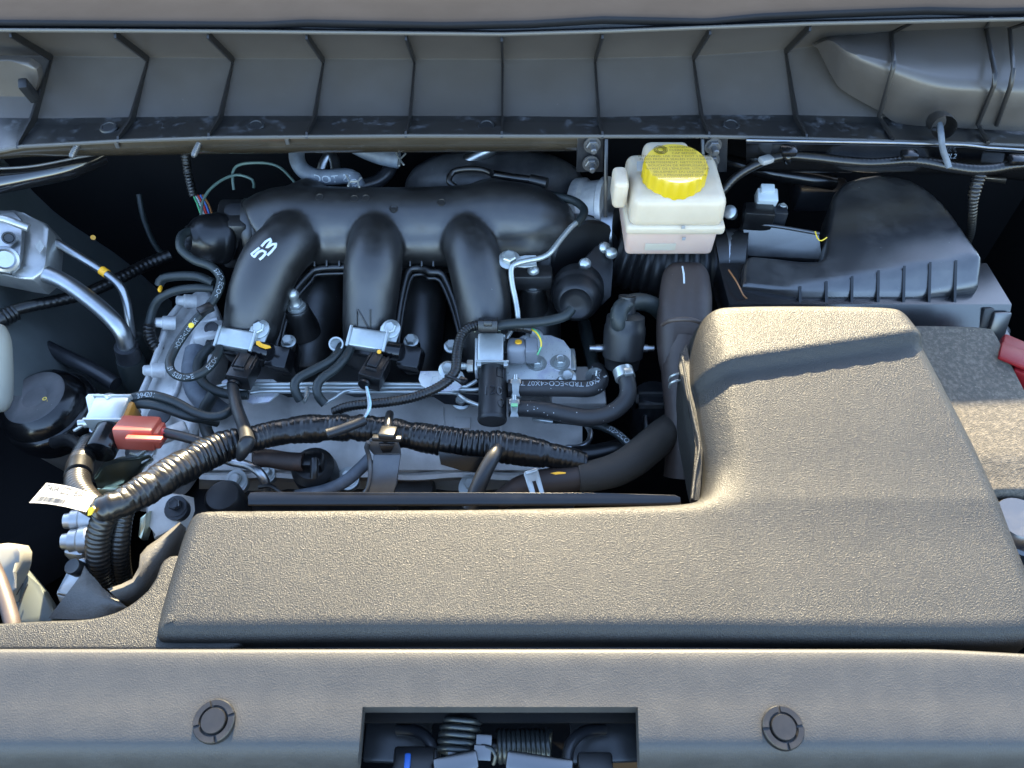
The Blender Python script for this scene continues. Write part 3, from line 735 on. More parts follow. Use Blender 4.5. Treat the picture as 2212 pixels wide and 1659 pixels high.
# ------------------------------------------------------------------ intake manifold
im = thing('intake_manifold', 'black moulded intake manifold with three curved front runners', 'intake manifold', W(850, 600, -.05))
def pz(pts): return spline(pts, 8, .006)
plen = pz([(590, 482, .034, 74), (650, 482, .036, 80), (760, 484, .036, 78), (900, 484, .036, 78), (1000, 482, .036, 80), (1080, 476, .040, 84), (1150, 482, .036, 80), (1200, 496, .028, 62), (1218, 506, .022, 39)])
plen2 = pz([(625, 520, .026, 56), (760, 518, .028, 60), (900, 518, .028, 60), (1050, 518, .028, 60), (1140, 522, .026, 56), (1185, 528, .02, 40)])
plen3 = pz([(640, 548, .0, 36), (760, 552, -.002, 38), (900, 552, -.002, 38), (1050, 552, -.002, 38), (1150, 552, -.002, 34)])
hump1 = pz([(640, 452, .04, 48), (668, 440, .045, 56), (700, 446, .04, 44)])
hump2 = pz([(1000, 446, .04, 35), (1060, 436, .046, 52), (1130, 448, .042, 48)])
left = pz([(560, 500, .03, 70), (590, 486, .034, 74), (620, 478, .036, 72)])
R1 = pz([(660, 490, .03, 58), (625, 525, .044, 62), (585, 570, .040, 65), (558, 640, .022, 64), (546, 700, .0, 60), (540, 765, -.035, 55)])
R2 = pz([(815, 480, .03, 52), (812, 525, .044, 58), (806, 580, .040, 63), (800, 650, .018, 59), (796, 710, -.004, 55), (794, 775, -.04, 52)])
R3 = pz([(1000, 480, .03, 50), (1012, 525, .044, 56), (1030, 580, .038, 61), (1044, 650, .018, 60), (1050, 710, -.004, 55), (1052, 775, -.04, 52)])
v, f = hull([(plen, 28), (plen2, 24), (plen3, 20), (hump1, 22), (hump2, 22), (left, 26), (R1, 26), (R2, 26), (R3, 26)], .0027, 9, .65)
mesh('moulded_body', v, f, 'nylon', im, ang=180)
# rear bank runners seen between the front ones
for pts in ([(700, 590, -.03, 60), (682, 660, -.04, 66), (668, 730, -.055, 58), (662, 800, -.075, 46)], [(915, 590, -.03, 46), (912, 660, -.04, 52), (908, 740, -.055, 48), (906, 800, -.075, 40)], [(1120, 560, -.02, 44), (1150, 640, -.03, 56), (1160, 720, -.05, 52), (1160, 800, -.075, 44)]):
    tube('runner', pts, 50, 'nylon', im, sides=24)
for pts in ([(596, 760, -.02), (607, 700, -.008), (628, 640, .004), (668, 592, .012), (690, 580, .014), (748, 577, .014)], [(852, 745, -.02), (866, 650, .0), (880, 592, .012), (892, 580, .014), (915, 581, .014), (930, 588, .014), (955, 592, .012), (978, 640, .0), (996, 700, -.01), (1004, 745, -.02)]):
    tube('arch_web', pts, 7, 'nylon', im)
    tube('arch_web', [(a + (6 if a < 690 or 850 < a < 920 else -6), c + 13, z - .008) for a, c, z in pts], 4.5, 'nylon', im)
for px in (684, 710, 737, 888, 913, 938):
    MB().box(W(px, 566, .016), (.0022, .02, .012), (-50, 0, 0), .0006).build('stiffener', 'nylon', im)
for px in (1072, 1088, 1124, 1142):
    MB().box(W(px, 535 if px > 1100 else 545, .014), (.0022, .016, .012), (-50, 0, 0), .0006).build('stiffener', 'nylon', im)
# rear web behind arches
MB().box(W(700, 560, -.012), (.1, .02, .03), (20, 0, 0), .004).build('web', 'nylon', im)
MB().box(W(912, 560, -.012), (.09, .02, .03), (20, 0, 0), .004).build('web', 'nylon', im)
MB().box(W(1160, 585, -.012), (.085, .03, .03), (20, 0, 0), .004).build('web', 'nylon', im)
# left end flange and cap
for dx, r, t, m_ in ((556, 62, .004, 'nylon'), (542, 66, .006, 'nylon'), (524, 58, .014, 'nylon_dusty')):
    c = W(dx, 496, .022); MB().lathe(c, (-1, -.16, .1), [(r * mpp(c) * .97, -t), (r * mpp(c), -t * .6), (r * mpp(c), t * .6), (r * mpp(c) * .95, t)], 36).build('end_flange', m_, im)
MB().box(W(512, 505, .02), (.034, .05, .06), (0, 6, 8), .006).build('end_housing', 'nylon', im)
MB().lathe(W(508, 458, .035), (-1, -.1, .12), [(.013, 0), (.013, .012), (.0115, .0145), (.004, .0145)], 24).build('stub', 'nylon_dusty', im)
# ball studs
for px, py, z in ((641, 664, .0), (1151, 614, .012)):
    c = W(px, py, z)
    b = MB(); b.lathe(c - V((0, 0, .035)), (0, 0, 1), [(.019, 0), (.0125, .03), (.0125, .0335), (.0115, .035)], 24); b.build('stud_boss', 'nylon', im)
    b = MB(); b.lathe(c, (0, 0, 1), [(.0098, 0), (.0098, .0016), (.0085, .002)], 24); b.hexa(c + V((0, 0, .0018)), (0, 0, 1), .0085, .005)
    b.lathe(c + V((0, 0, .0062)), (0, 0, 1), [(.0068, 0), (.0058, .002), (.0042, .006), (.0044, .0075)], 20)
    b.lathe(c + V((0, 0, .0182)), (0, 0, 1), [(.0001, -.0062)] + [(.0062 * cos(a), .0062 * sin(a)) for a in [R(-75 + 15 * i) for i in range(11)]] + [(.0001, .0062)], 20, close=False)
    b.build('ball_stud', 'zinc', im)
# mounting screws of the manifold
for px, py, z in ((623, 738, -.01), (888, 736, -.01), (975, 748, -.02), (969, 798, -.02)):
    b = MB(); c = W(px, py, z); ax = V((.0, -.3, 1)); b.lathe(c, ax, [(.0075, -.002), (.0075, .0005), (.0062, .001)], 24); b.hexa(c, ax, .0058, .006); b.lathe(c + ax.normalized() * .0055, ax, [(.0045, 0), (.004, .001)], 16); b.build('bolt', 'zinc', im)
    if px in (623, 888):
        MB().box(c - V((-.001, .012, .013)), (.016, .03, .022), (8, 0, 0), .003).build('bolt_boss', 'gloss_black', im)
# marks on the manifold
# paint marker digits "53", drawn as strokes and laid on the first runner
from mathutils.bvhtree import BVHTree
bvh = BVHTree.FromPolygons(v, f)
def onbody(px, py, lift=.0006):
    d = ray(px, py).normalized(); h = bvh.ray_cast(CAM, d)
    return (h[0] - d * lift) if h[0] is not None else W(px, py, .05)
b = MB()
for st in ([(560.5, 535.1), (543.2, 549.2), (549.8, 554.8), (553.5, 549.2), (559.6, 543.6), (566.6, 541.2), (573.6, 544.5), (572.7, 549.2), (566.6, 556.2), (559.1, 561.8)],
           [(564.7, 532.3), (573.6, 522.1), (584.3, 516), (585.3, 522.1), (575.9, 535.1), (587.6, 527.7), (596.5, 526.7), (594.6, 533.3), (585.3, 544.5), (575.9, 552.9)]):
    Pp = []
    for i in range(len(st) - 1):
        for j in range(6):
            t = j / 6; Pp.append((onbody(st[i][0] + (st[i + 1][0] - st[i][0]) * t, st[i][1] + (st[i + 1][1] - st[i][1]) * t), .0013))
    b.tube(Pp, 6)
b.build('marker_digits', 'white_paint', im)
b = MB()
for st in ([(771, 714), (771, 668)], [(800, 713), (800, 668)], [(772, 668), (799, 713)]):
    b.tube([(onbody(st[0][0] + (st[1][0] - st[0][0]) * j / 8, st[0][1] + (st[1][1] - st[0][1]) * j / 8, .0002), .0011) for j in range(9)], 6)
b.build('moulded_letter', 'plastic', im)
for px, py in ((690, 425), (765, 428), (790, 427), (850, 450), (953, 436)):
    p = onbody(px, py); MB().lathe(p, (0, -.2, 1), [(.0045, -.001), (.0045, .0003), (.0036, .0003), (.0034, -.0002)], 18).build('mould_mark', 'nylon', im)

# dark moulded cover behind the plenum with a sensor plug and hose
rcv = thing('intake_cover', 'dark domed intake cover behind the manifold plenum under the cowl', 'intake cover', W(1060, 400, .0))
c = W(1070, 410, .02)
b = MB()
vs_ = []; fs = []
nu, nv = 28, 10
for i in range(nv + 1):
    a = pi / 2 * i / nv
    for j in range(nu):
        t = 2 * pi * j / nu; vs_.append(c + V((.105 * cos(t) * cos(a) ** .6, .04 * sin(t) * cos(a) ** .6, .045 * sin(a))))
for i in range(nv):
    for j in range(nu): fs.append((i * nu + j, i * nu + (j + 1) % nu, (i + 1) * nu + (j + 1) % nu, (i + 1) * nu + j))
mesh('dome', vs_, fs, 'nylon_dusty', rcv)
tube('loop', [(985, 405, .06), (970, 392, .065), (978, 372, .07), (1010, 365, .075), (1045, 367, .075), (1062, 375, .075)], 7, 'plastic', rcv)
tube('plug_body', [(1064, 376, .07), (1110, 384, .072), (1145, 388, .072)], 9, 'gloss_black', rcv)
tube('plug_cap', [(1146, 388, .072), (1182, 396, .072)], 12, 'plastic', rcv)

# heater hoses and pipes along the firewall
hh = tube('heater_hose', [(641, 318, .075), (642, 345, .07), (655, 368, .066), (680, 380, .064), (715, 383, .064), (745, 380, .064), (765, 386, .062), (772, 402, .055)], 17, 'rubber_grey', None, label='curved grey heater hose with a wire clamp above the left of the plenum', cat='hose')
tube_text('hose_print', 'DOT  210824 LV22Y', .011, hh[1], .052, 'print_white', hh[0], ang=-.25)
b = MB(); P = [(W(a, c, .09), .0011) for a, c in [(748, 379), (756, 392), (752, 402)]]; b.tube(P, 6); P = [(W(a, c, .09), .0011) for a, c in [(756, 392), (773, 392), (776, 404)]]; b.tube(P, 6); P = [(W(a, c, .09), .0011) for a, c in [(773, 392), (780, 384)]]; b.tube(P, 6); b.build('wire_clamp', 'zinc', hh[0])
h2 = tube('heater_hose', [(770, 316, .075), (800, 330, .072), (830, 340, .07), (862, 346, .068)], 18, 'rubber_grey', None, label='short grey heater hose end with a wire clamp under the cowl', cat='hose')
b = MB(); b.tube([(W(a, c, .09), .001) for a, c in [(855, 328), (862, 342), (872, 356)]], 6); b.tube([(W(a, c, .09), .001) for a, c in [(876, 332), (864, 344), (862, 358)]], 6); b.build('wire_clamp', 'zinc', h2[0])
tube('heater_pipe', [(690, 390, .04), (700, 350, .055), (712, 336, .06), (722, 345, .058), (726, 375, .05)], 11, 'alu', None, label='bent bare aluminium heater pipe rising between the grey hoses', cat='pipe')
tube('heater_pipe', [(775, 405, .045), (815, 392, .045), (840, 368, .05), (845, 345, .055)], 15, 'dark_metal', None, label='dark heater pipe curving up beside the plenum hump', cat='pipe')
tube('body_pipe', [(1000, 355, .055), (1030, 338, .065), (1066, 318, .075)], 15, 'alu', None, label='bright slanting metal tube under the middle of the cowl', cat='pipe')
tube('green_wire', [(433, 485, .03), (440, 430, .04), (470, 395, .045), (510, 378, .045), (545, 388, .04), (548, 405, .03)], 3, 'green_cable', None, label='thin dark green wire looping over the left end flange', cat='wire')
tube('green_wire', [(505, 410, .03), (503, 372, .045), (520, 355, .05), (570, 352, .05), (605, 362, .045), (638, 395, .035)], 3, 'green_cable', None, label='thin dark green wire arching towards the plenum hump', cat='wire')
lw = thing('loom_branch', 'bundle of coloured wires and tape hanging beside the left vacuum actuator', 'wire loom', W(420, 440, 0))
for i, m_ in enumerate(('wire_green', 'white_plug', 'wire_red', 'wire_blue', 'wire_brown')):
    tube('wire', [(418 + i * 5, 422, .02), (426 + i * 6, 440, .018), (434 + i * 6, 462, .015)], 2.2, m_, lw)
tube('sleeve', [(400, 332, .06), (406, 375, .04), (418, 425, .02)], 9, 'conduit', lw, corr=(.0035, .08))

# ------------------------------------------------------------------ vacuum actuators
va = thing('vacuum_actuator', 'black domed vacuum actuator with hose port at the left end of the manifold', 'actuator', W(460, 520, -.02))
c = W(462, 515, .03); ax = (W(415, 532, .022) - W(470, 512, .036)).normalized(); ax = V((-.72, -.55, .42)).normalized()
r = 56 * mpp(c)
b = MB(); b.lathe(c, ax, [(r * .95, -.012), (r, -.010), (r, -.004), (r * .97, -.002), (r * .95, .0), (r * .93, .006), (r * .88, .012), (r * .8, .017), (r * .7, .0205), (r * .62, .0225), (r * .55, .024), (r * .5, .027), (r * .46, .028), (r * .42, .027), (r * .38, .015), (r * .05, .013)], 48); b.build('dome', 'plastic', va, ang=60)
MB().lathe(c - ax * .03, ax, [(r * .8, -.012), (r * .86, .012)], 32).build('shell', 'plastic', va)
vb = thing('vacuum_actuator', 'black domed vacuum actuator with three screws at the right end of the manifold', 'actuator', W(1250, 640, -.05))
c = W(1246, 640, .012); ax = V((-.12, -.82, .3)).normalized(); r = 57 * mpp(c)
b = MB(); b.lathe(c, ax, [(r * .94, -.026), (r, -.024), (r * 1.02, -.008), (r, -.004), (r * .93, -.002), (r * .9, .002), (r * .88, .009), (r * .72, .016), (r * .66, .018), (r * .6, .0185), (r * .55, .0165), (r * .35, .013), (r * .2, .013)], 44); b.build('dome', 'plastic_soft', vb)
b = MB(); b.lathe(W(1262, 555, .006), (.35, -.8, .35), [(.040, -.03), (.042, -.026), (.042, .006), (.039, .0085), (.02, .0085)], 40); b.build('valve_housing', 'plastic', vb)
b = MB(); b.lathe(W(1224, 575, .0), (.35, -.75, .35), [(.036, -.02), (.038, -.016), (.038, .004), (.035, .006)], 40); b.build('housing_flange', 'nylon', vb)
plate('actuator_arm', [(1262, 560, .03), (1290, 530, .034), (1318, 540, .03), (1325, 565, .024), (1320, 640, .0), (1300, 660, -.005), (1272, 600, .015)], .012, 'plastic_soft', vb)
for px, py in ((1264, 570), (1306, 535), (1321, 547)):
    c2 = W(px, py, .032); b = MB(); b.lathe(c2, (.25, -.7, .6), [(.006, -.003), (.006, .0015), (.0035, .004), (.001, .0045)], 18); b.build('screw', 'zinc', vb)

# throttle body and bellows below the reservoir
tb = thing('throttle_body', 'cast aluminium throttle body between manifold and brake reservoir', 'throttle body', W(1280, 470, -.02))
MB().lathe(W(1282, 455, .02), (.85, -.3, .3), [(.03, -.022), (.037, -.018), (.037, -.008), (.033, -.004), (.033, .012), (.036, .014), (.036, .02)], 36).build('bore_housing', 'cast', tb)
MB().lathe(W(1312, 500, .008), (.85, -.25, .2), [(.034, 0), (.034, .013)], 36).build('band', 'alu', tb)
MB().lathe(W(1258, 488, .012), (-.3, -.75, .5), [(.011, -.01), (.011, .012), (.007, .015)], 20).build('valve_stub', 'dark_metal', tb)
tube('connector', [(1255, 470, .03), (1270, 474, .03), (1298, 480, .03)], 12, 'plastic', tb)
bw = thing('intake_bellows', 'black ribbed intake bellows below the brake fluid reservoir', 'bellows', W(1400, 570, -.05))
tube('bellows_hose', [(1325, 545, -.005), (1380, 560, -.01), (1450, 575, -.01), (1545, 575, -.006)], 68, 'plastic_soft', bw, sides=32, corr=(.011, .05))

# ------------------------------------------------------------------ brake fluid reservoir
rs = thing('brake_reservoir', 'cream translucent brake fluid reservoir with yellow screw cap', 'fluid reservoir', W(1455, 560, .05))
def rbox(x0, x1, y0, y1, z0, z1, m_, name, tap=1., bev=.007, par=None):
    return MB().box(((x0 + x1) / 2, (y0 + y1) / 2, (z0 + z1) / 2), (x1 - x0, y1 - y0, z1 - z0), None, bev, 4, tap).build(name, m_, par or rs, ang=50)
YF = .582
xa, xb = WY(1352, 500, YF).x, WY(1566, 500, YF).x
zf = WY(1450, 503, YF).z; zb = WY(1450, 557, YF).z; zt = WY(1450, 432, YF).z
rbox(xa + .003, xb - .006, YF + .003, .66, zb, zf, 'tank_fluid', 'tank_base', 1.02, .005)
rbox(xa, xb, YF - .001, .664, zf - .003, zf + .008, 'tank', 'seam_flange', 1, .004)
rbox(xa + .002, xb - .002, YF, .662, zf + .004, zt, 'tank', 'tank_body', .965, .009)
rbox(xa + .018, xb - .03, .63, .665, zt - .02, zt + .012, 'tank', 'filler_step', .95, .008)
MB().box(WY(1338, 405, .612), (.014, .03, .03), None, .005, 4).build('lug', 'tank', rs)
cc = W(1461, 352, .139); ax = V((0, -.06, 1)).normalized(); rr = 69 * mpp(cc)
b = MB(); n = 60; pr = [(.93, -.026), (1.0, -.025), (1.0, -.003), (.96, 0), (.02, .0003)]; mt = axes(ax); vs_ = []; fs = []
for k, (q, h) in enumerate(pr):
    for j in range(n * 2):
        a = 2 * pi * j / (n * 2); kk = 1 + (.018 if (j // 3) % 2 else -.008) * (1 if k in (1, 2) else 0); vs_.append(cc + mt @ V((q * kk * rr * cos(a), q * kk * rr * sin(a), h)))
for k in range(len(pr) - 1):
    for j in range(2 * n): fs.append((k * 2 * n + j, k * 2 * n + (j + 1) % (2 * n), (k + 1) * 2 * n + (j + 1) % (2 * n), (k + 1) * 2 * n + j))
fs.append(tuple((len(pr) - 1) * 2 * n + j for j in range(2 * n)))
cap = mesh('cap', vs_, fs, 'yellow', rs, ang=35)
MB().lathe(cc - ax * .034, ax, [(rr * .86, 0), (rr * .86, .012)], 36).build('neck', 'tank', rs)
L = [('WARNING:', .0065, .0042), ('CLEAN FILLER', .0085, .0042), ('CAP BEFORE', .009, .0042), ('REMOVING. USE ONLY DOT 3 BRAKE', 0, .0042), ('FLUID FROM A SEALED CONTAINER', 0, .0042), ('AVERTISSEMENT, NETTOYER LE', 0, .0042), ('BOUCHON DE REMPLISSAGE', 0, .0042), ("AVANT DE L'ENLEVER. UTILISER", 0, .0042), ('SEULEMENT DU LIQUIDE', 0, .0042), ("DOT 3 PROVENANT D'UN", 0, .0042), ('CONTENANT SCELLE', 0, .0042)]
yv = V((0, 1, .06)).normalized()
text('cap_print', L, .0042, cc + yv * rr * .72 + ax * .0006, (1, 0, 0), yv, 'yellow_ink', cap, gap=1.1)
b = MB()
for q, n_ in ((.0066, 8), (.0048, 24), (.0032, 24)):
    P = [(cc + V((-.0125, 0, 0)) + yv * (rr * .64 + q * sin(a) * .95) + ax * .0008 + V((q * cos(a), 0, 0)), .0003) for a in [2 * pi * i / n_ + pi / 8 for i in range(n_ + 1)]]
    b.tube(P, 5)
b.build('brake_symbol', 'yellow_ink', cap)
MB().box(WY(1396, 360, .625), (.018, .012, .0008), (12, 0, -4), 0).build('paper_label', 'paper', rs)
MB().box((WY(1430, 520, YF).x, YF + .0025, zb + .012), (.03, .001, .008), None, 0).build('paper_label', 'tank', rs)
for px, py in ((1476, 491), (1477, 516)):
    MB().box(WY(px, py, YF - .0012), (.0035, .001, .0035), None, .0005).build('level_mark', 'paper', rs)
# ================================================================== solenoids, pipes and hoses on the front of the engine
def solenoid(dx, label, painted):
    """zinc bodied vacuum solenoid with black coil and plug, built round the one at pixel 475..600, 700..845"""
    t = thing('vacuum_solenoid', label, 'solenoid valve', W(530 + dx, 780, -.03), 'vacuum solenoids on the manifold runners')
    z = .006
    o = W(517 + dx, 738, z)
    xd = (W(560 + dx, 748, z) - W(476 + dx, 735, z)).normalized(); zd = V((0, -.45, 1)); zd = (zd - xd * zd.dot(xd)).normalized(); yd = zd.cross(xd)
    mt = Matrix((xd, yd, zd)).transposed()
    bd = MB().box(o, (.036, .02, .02), mt, .0025, 3).build('body', 'zinc', t)
    for s in (-1, 1): MB().box(o + xd * .0185 * s, (.003, .022, .022), mt, .001).build('end_plate', 'zinc', bd)
    MB().box(o - zd * .0065 - yd * .004, (.034, .019, .011), mt, .0015).build('core', 'plastic', t)
    ear = MB(); q = W(562 + dx, 716, .014); ear.prism([q + xd * a + yd * c for a, c in ((-.01, -.011), (.008, -.011), (.0095, .004), (.006, .0095), (0, .0115), (-.007, .009), (-.0105, .003))], zd * .0016); ear.build('mounting_ear', 'zinc', t, ang=20)
    MB().bolt(q + yd * .002 + zd * .0018, zd, .0062, .0045).build('bolt', 'zinc', t)
    MB().box(q + xd * .005 - yd * .013 - zd * .004, (.01, .0015, .012), mt, .0004).build('ear_fold', 'zinc', t)
    c = W(552 + dx, 756, z - .002); MB().lathe(c, xd, [(.0092, -.004), (.0092, .015), (.0088, .0158), (.002, .016)], 28).build('coil', 'gloss_black', t)
    MB().box(W(606 + dx, 776, -.006), (.022, .022, .02), mt, .002).build('mounting_block', 'gloss_black', t)
    p = W(470 + dx, 745, z - .001)
    MB().lathe(p, -xd, [(.0055, -.006), (.0055, .004), (.0035, .005), (.0035, .011)], 18).build('nozzle', 'plastic_soft', t)
    MB().lathe(p - yd * .007 - zd * .004, -xd, [(.0025, -.004), (.0025, .014)], 12).build('nozzle', 'zinc', t)
    if painted == 1: plate('paint_dab', [W(a + dx, c, z + .013) for a, c in ((553, 737), (560, 736), (566, 742), (583, 747), (585, 750), (574, 753), (560, 748), (553, 743))], .0008, 'orange_paint', t, bev=0)
    else: MB().lathe(W(537 + dx, 760, z + .0105), zd, [(.0022, 0), (.002, .0006)], 14).build('paint_dab', 'orange_paint', t)
    # plug
    k0, k1 = W(541 + dx, 778, .003), W(510 + dx, 836, .006); d = (k1 - k0).normalized(); n_ = V((0, -.5, 1)); n_ = (n_ - d * n_.dot(d)).normalized(); s_ = n_.cross(d); mk = Matrix((s_, d, n_)).transposed()
    pl = MB().box(k0.lerp(k1, .45), (.0215, .03, .018), mk, .0015).build('plug', 'plastic', t)
    MB().box(k0.lerp(k1, .3) + n_ * .0095 - s_ * .002, (.010, .018, .004), mk, .001).build('plug_lock', 'plastic_soft', pl)
    for s in (-1, 1): MB().box(k0.lerp(k1, .3) + n_ * .009 + s_ * .0085 * s, (.0016, .018, .004), mk, .0005).build('rail', 'plastic', pl)
    MB().box(k0.lerp(k1, .62) + n_ * .0096 - s_ * .001, (.011, .0018, .0035), mk, .0008).build('bar', 'plastic_soft', pl)
    MB().lathe(k1 - d * .004 - s_ * .003, d, [(.006, 0), (.006, .003), (.0035, .003)], 16).build('wire_seal', 'plastic', pl)
    return t
solenoid(0, 'zinc vacuum solenoid with an orange paint dab on the first manifold runner', 1)
solenoid(282, 'zinc vacuum solenoid with a teal and white wire on the middle runner', 2)

# vacuum pipe rack
pr = thing('vacuum_pipe_rack', 'three parallel zinc plated vacuum pipes running below the solenoids', 'pipes', W(740, 850, -.03))
tube('pipe', [(469, 837, -.012), (490, 831, -.012), (600, 830, -.012), (800, 829, -.012), (985, 833, -.012), (1008, 834, -.012), (1030, 822, -.01)], 4.4, 'zinc', pr)
tube('pipe', [(560, 838, -.014), (700, 838, -.014), (900, 838, -.014), (990, 841, -.014), (1025, 842, -.014), (1050, 838, -.014)], 4.4, 'zinc', pr)
tube('pipe', [(540, 850, -.012), (562, 846, -.012), (700, 846, -.012), (850, 847, -.012), (975, 848, -.012), (990, 853, -.012), (1010, 866, -.01), (1034, 875, -.01)], 4.4, 'zinc', pr)
tube('pipe', [(700, 872, -.008), (725, 858, -.01), (742, 846, -.01), (770, 842, -.012), (800, 842, -.014)], 4.4, 'zinc', pr)
tube('pipe', [(655, 868, -.008), (662, 858, -.009), (664, 838, -.012)], 5.2, 'zinc', pr)
plate('rack_plate', [(478, 824, -.016), (486, 819, -.016), (590, 819, -.016), (600, 826, -.016), (602, 850, -.018), (580, 868, -.02), (545, 872, -.02), (520, 860, -.02), (482, 838, -.018)], .002, 'zinc_plate', pr)
rp = plate('rack_plate', [(908, 801, -.006), (952, 801, -.006), (958, 808, -.006), (965, 807, -.006), (985, 797, -.006), (999, 803, -.006), (1004, 815, -.006), (1002, 826, -.006), (990, 841, -.006), (965, 845, -.006), (930, 844, -.006), (910, 832, -.006), (904, 818, -.006)], .002, 'zinc_plate', pr)
b = MB(); P = [(W(a, c, -.0055), .0005) for a, c in ((929, 829), (935, 813), (944, 813), (951, 829), (929, 829))]; b.tube(P, 5); b.build('embossed_mark', 'zinc_plate', rp)
b = MB(); b.bolt(W(968, 799, -.004), (0, -.3, 1), .006); b.build('bolt', 'zinc', pr)
b = MB(); b.bolt(W(997, 866, -.03), (0, -.3, 1), .0062); b.build('bolt', 'zinc', pr)
plate('dark_plate', [(925, 851, -.02), (985, 850, -.02), (1040, 855, -.02), (1040, 868, -.025), (1000, 878, -.03), (960, 873, -.03)], .002, 'dark_metal', pr)

# hoses on the solenoids
vh = tube('vacuum_hose', [(408, 500, .05), (394, 508, .055), (389, 522, .058), (393, 541, .056), (420, 562, .05), (455, 575, .045), (474, 594, .042), (477, 612, .04), (466, 640, .035), (445, 668, .03), (420, 694, .026), (398, 722, .022), (377, 755, .02), (366, 785, .02), (374, 806, .02), (400, 816, .02), (432, 808, .02), (455, 790, .018), (469, 768, .014), (474, 752, .009)], 9.5, 'rubber', None, label='long thin printed vacuum hose from the left actuator round to the first solenoid', cat='hose')
for s_, st in (('5201>ECO<', .082), ('396201>ECO<', .142), ('39  5201>E', .205), ('ECO<', .245)): tube_text('hose_print', s_, .0062, vh[1], st, 'print_white', vh[0], ang=.1)
MB().lathe(W(413, 703, .034), (0, -.4, 1), [(.0028, 0), (.0026, .0006)], 14).build('paint_dot', 'wire_yellow', vh[0])
MB().box(W(444, 668, .036), (.014, .01, .006), (0, 0, 40), .001).build('hose_clip', 'plastic', vh[0])
tube('vacuum_hose', [(462, 742, .004), (448, 755, .004), (432, 775, .002), (427, 800, .0), (438, 825, -.004), (462, 843, -.008), (500, 853, -.01), (536, 853, -.011)], 10.5, 'rubber', None, label='vacuum hose curling from the first solenoid down to the pipe rack', cat='hose')
tube('vacuum_hose', [(738, 745, .006), (732, 760, .008), (716, 778, .01), (680, 798, .01), (646, 816, .01), (636, 832, .008), (640, 850, .002), (648, 864, -.004)], 10, 'rubber', None, label='upper of the two short bent hoses below the middle solenoid', cat='hose')
tube('vacuum_hose', [(756, 755, .006), (744, 775, .01), (724, 797, .01), (700, 814, .01), (686, 830, .008), (685, 848, .004), (692, 862, -.002), (702, 873, -.006)], 10, 'rubber', None, label='lower of the two short bent hoses below the middle solenoid', cat='hose')
MB().lathe(W(726, 744, .012), (.2, -.5, .8), [(.007, -.003), (.007, .003), (.0055, .003), (.0055, -.003)], 20).build('spring_band', 'zinc', None, label='small zinc spring band lying behind the bent hoses', cat='band')

# wires from the solenoid plugs
st = thing('plug_lead', 'black sleeve from the first solenoid plug joining the taped harness', 'wire lead', W(520, 930, -.02))
tube('sleeve', [(502, 829, .004, 12), (506, 855, .008, 13), (513, 885, .012, 13), (524, 915, .018, 13.5), (532, 940, .026, 15), (534, 955, .03, 17)], 12, 'plastic_soft', st)
tube('flat_end', [(536, 948, .028, 17), (530, 962, .026, 17), (522, 982, .018, 12), (518, 990, .012, 8)], 12, 'plastic_soft', st)
wt = thing('plug_lead', 'teal and white wire from the middle solenoid plug to an open sleeve', 'wire lead', W(790, 880, -.01))
tube('wire', [(792, 834, .004), (796, 850, .01), (800, 872, .016), (797, 888, .022), (787, 902, .026)], 2.8, 'wire_teal', wt)
tube('wire', [(790, 834, .004), (793, 850, .011), (796, 872, .018), (793, 890, .024), (785, 902, .028)], 1.8, 'white_plug', wt)
P = spline([(706, 937, .024), (730, 930, .024), (760, 919, .026), (788, 907, .026)], 11, .004)
sl = MB().tube(P, 18, cap=False).build('sleeve', 'plastic_soft', wt)
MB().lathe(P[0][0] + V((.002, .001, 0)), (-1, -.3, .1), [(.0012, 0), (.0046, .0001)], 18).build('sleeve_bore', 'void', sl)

# corrugated conduit over the rack
cc1 = thing('conduit', 'thin black corrugated conduit looping over the purge valve bracket', 'conduit', W(980, 800, -.01))
_, P = tube('corrugated_tube', [(1148, 710, .022), (1120, 706, .022), (1080, 703, .022), (1040, 702, .022), (1016, 706, .022), (1000, 720, .02), (990, 745, .018), (986, 775, .016), (984, 800, .014), (968, 822, .012), (934, 843, .01), (890, 859, .006), (834, 869, .002), (780, 874, 0), (745, 880, -.004), (722, 890, -.01)], 10.5, 'conduit', cc1, corr=(.0030, .07))
MB().tube([(P[0][0] + V((.0005, 0, 0)), P[0][1] * 1.15), (P[6][0], P[6][1] * 1.15)], 16).build('end_collar', 'plastic', cc1)
for k, m_, dy in ((0, 'wire_yellow', 0), (1, 'wire_green', -3)):
    tube('wire', [(1146, 711 + dy, .022), (1158, 718 + dy, .024), (1167, 732 + dy, .024), (1169, 748, .02), (1161, 766, .012)], 2, m_, cc1)
MB().box(W(1054, 702, .032), (.019, .013, .012), (-30, 0, 0), .0015).build('cable_clip', 'plastic', cc1)
MB().box(W(1054, 697, .038), (.008, .008, .006), (-30, 0, 0), .001).build('clip_lock', 'plastic', cc1)
t1 = MB().tube(spline([(963, 812, .022), (975, 815, .026), (990, 822, .024), (1000, 830, .018)], 4, .003), 8).build('cable_tie', 'plastic', cc1)
MB().box(W(1000, 822, .016), (.008, .006, .005), (0, 0, -30), .001).build('tie_head', 'plastic', cc1)

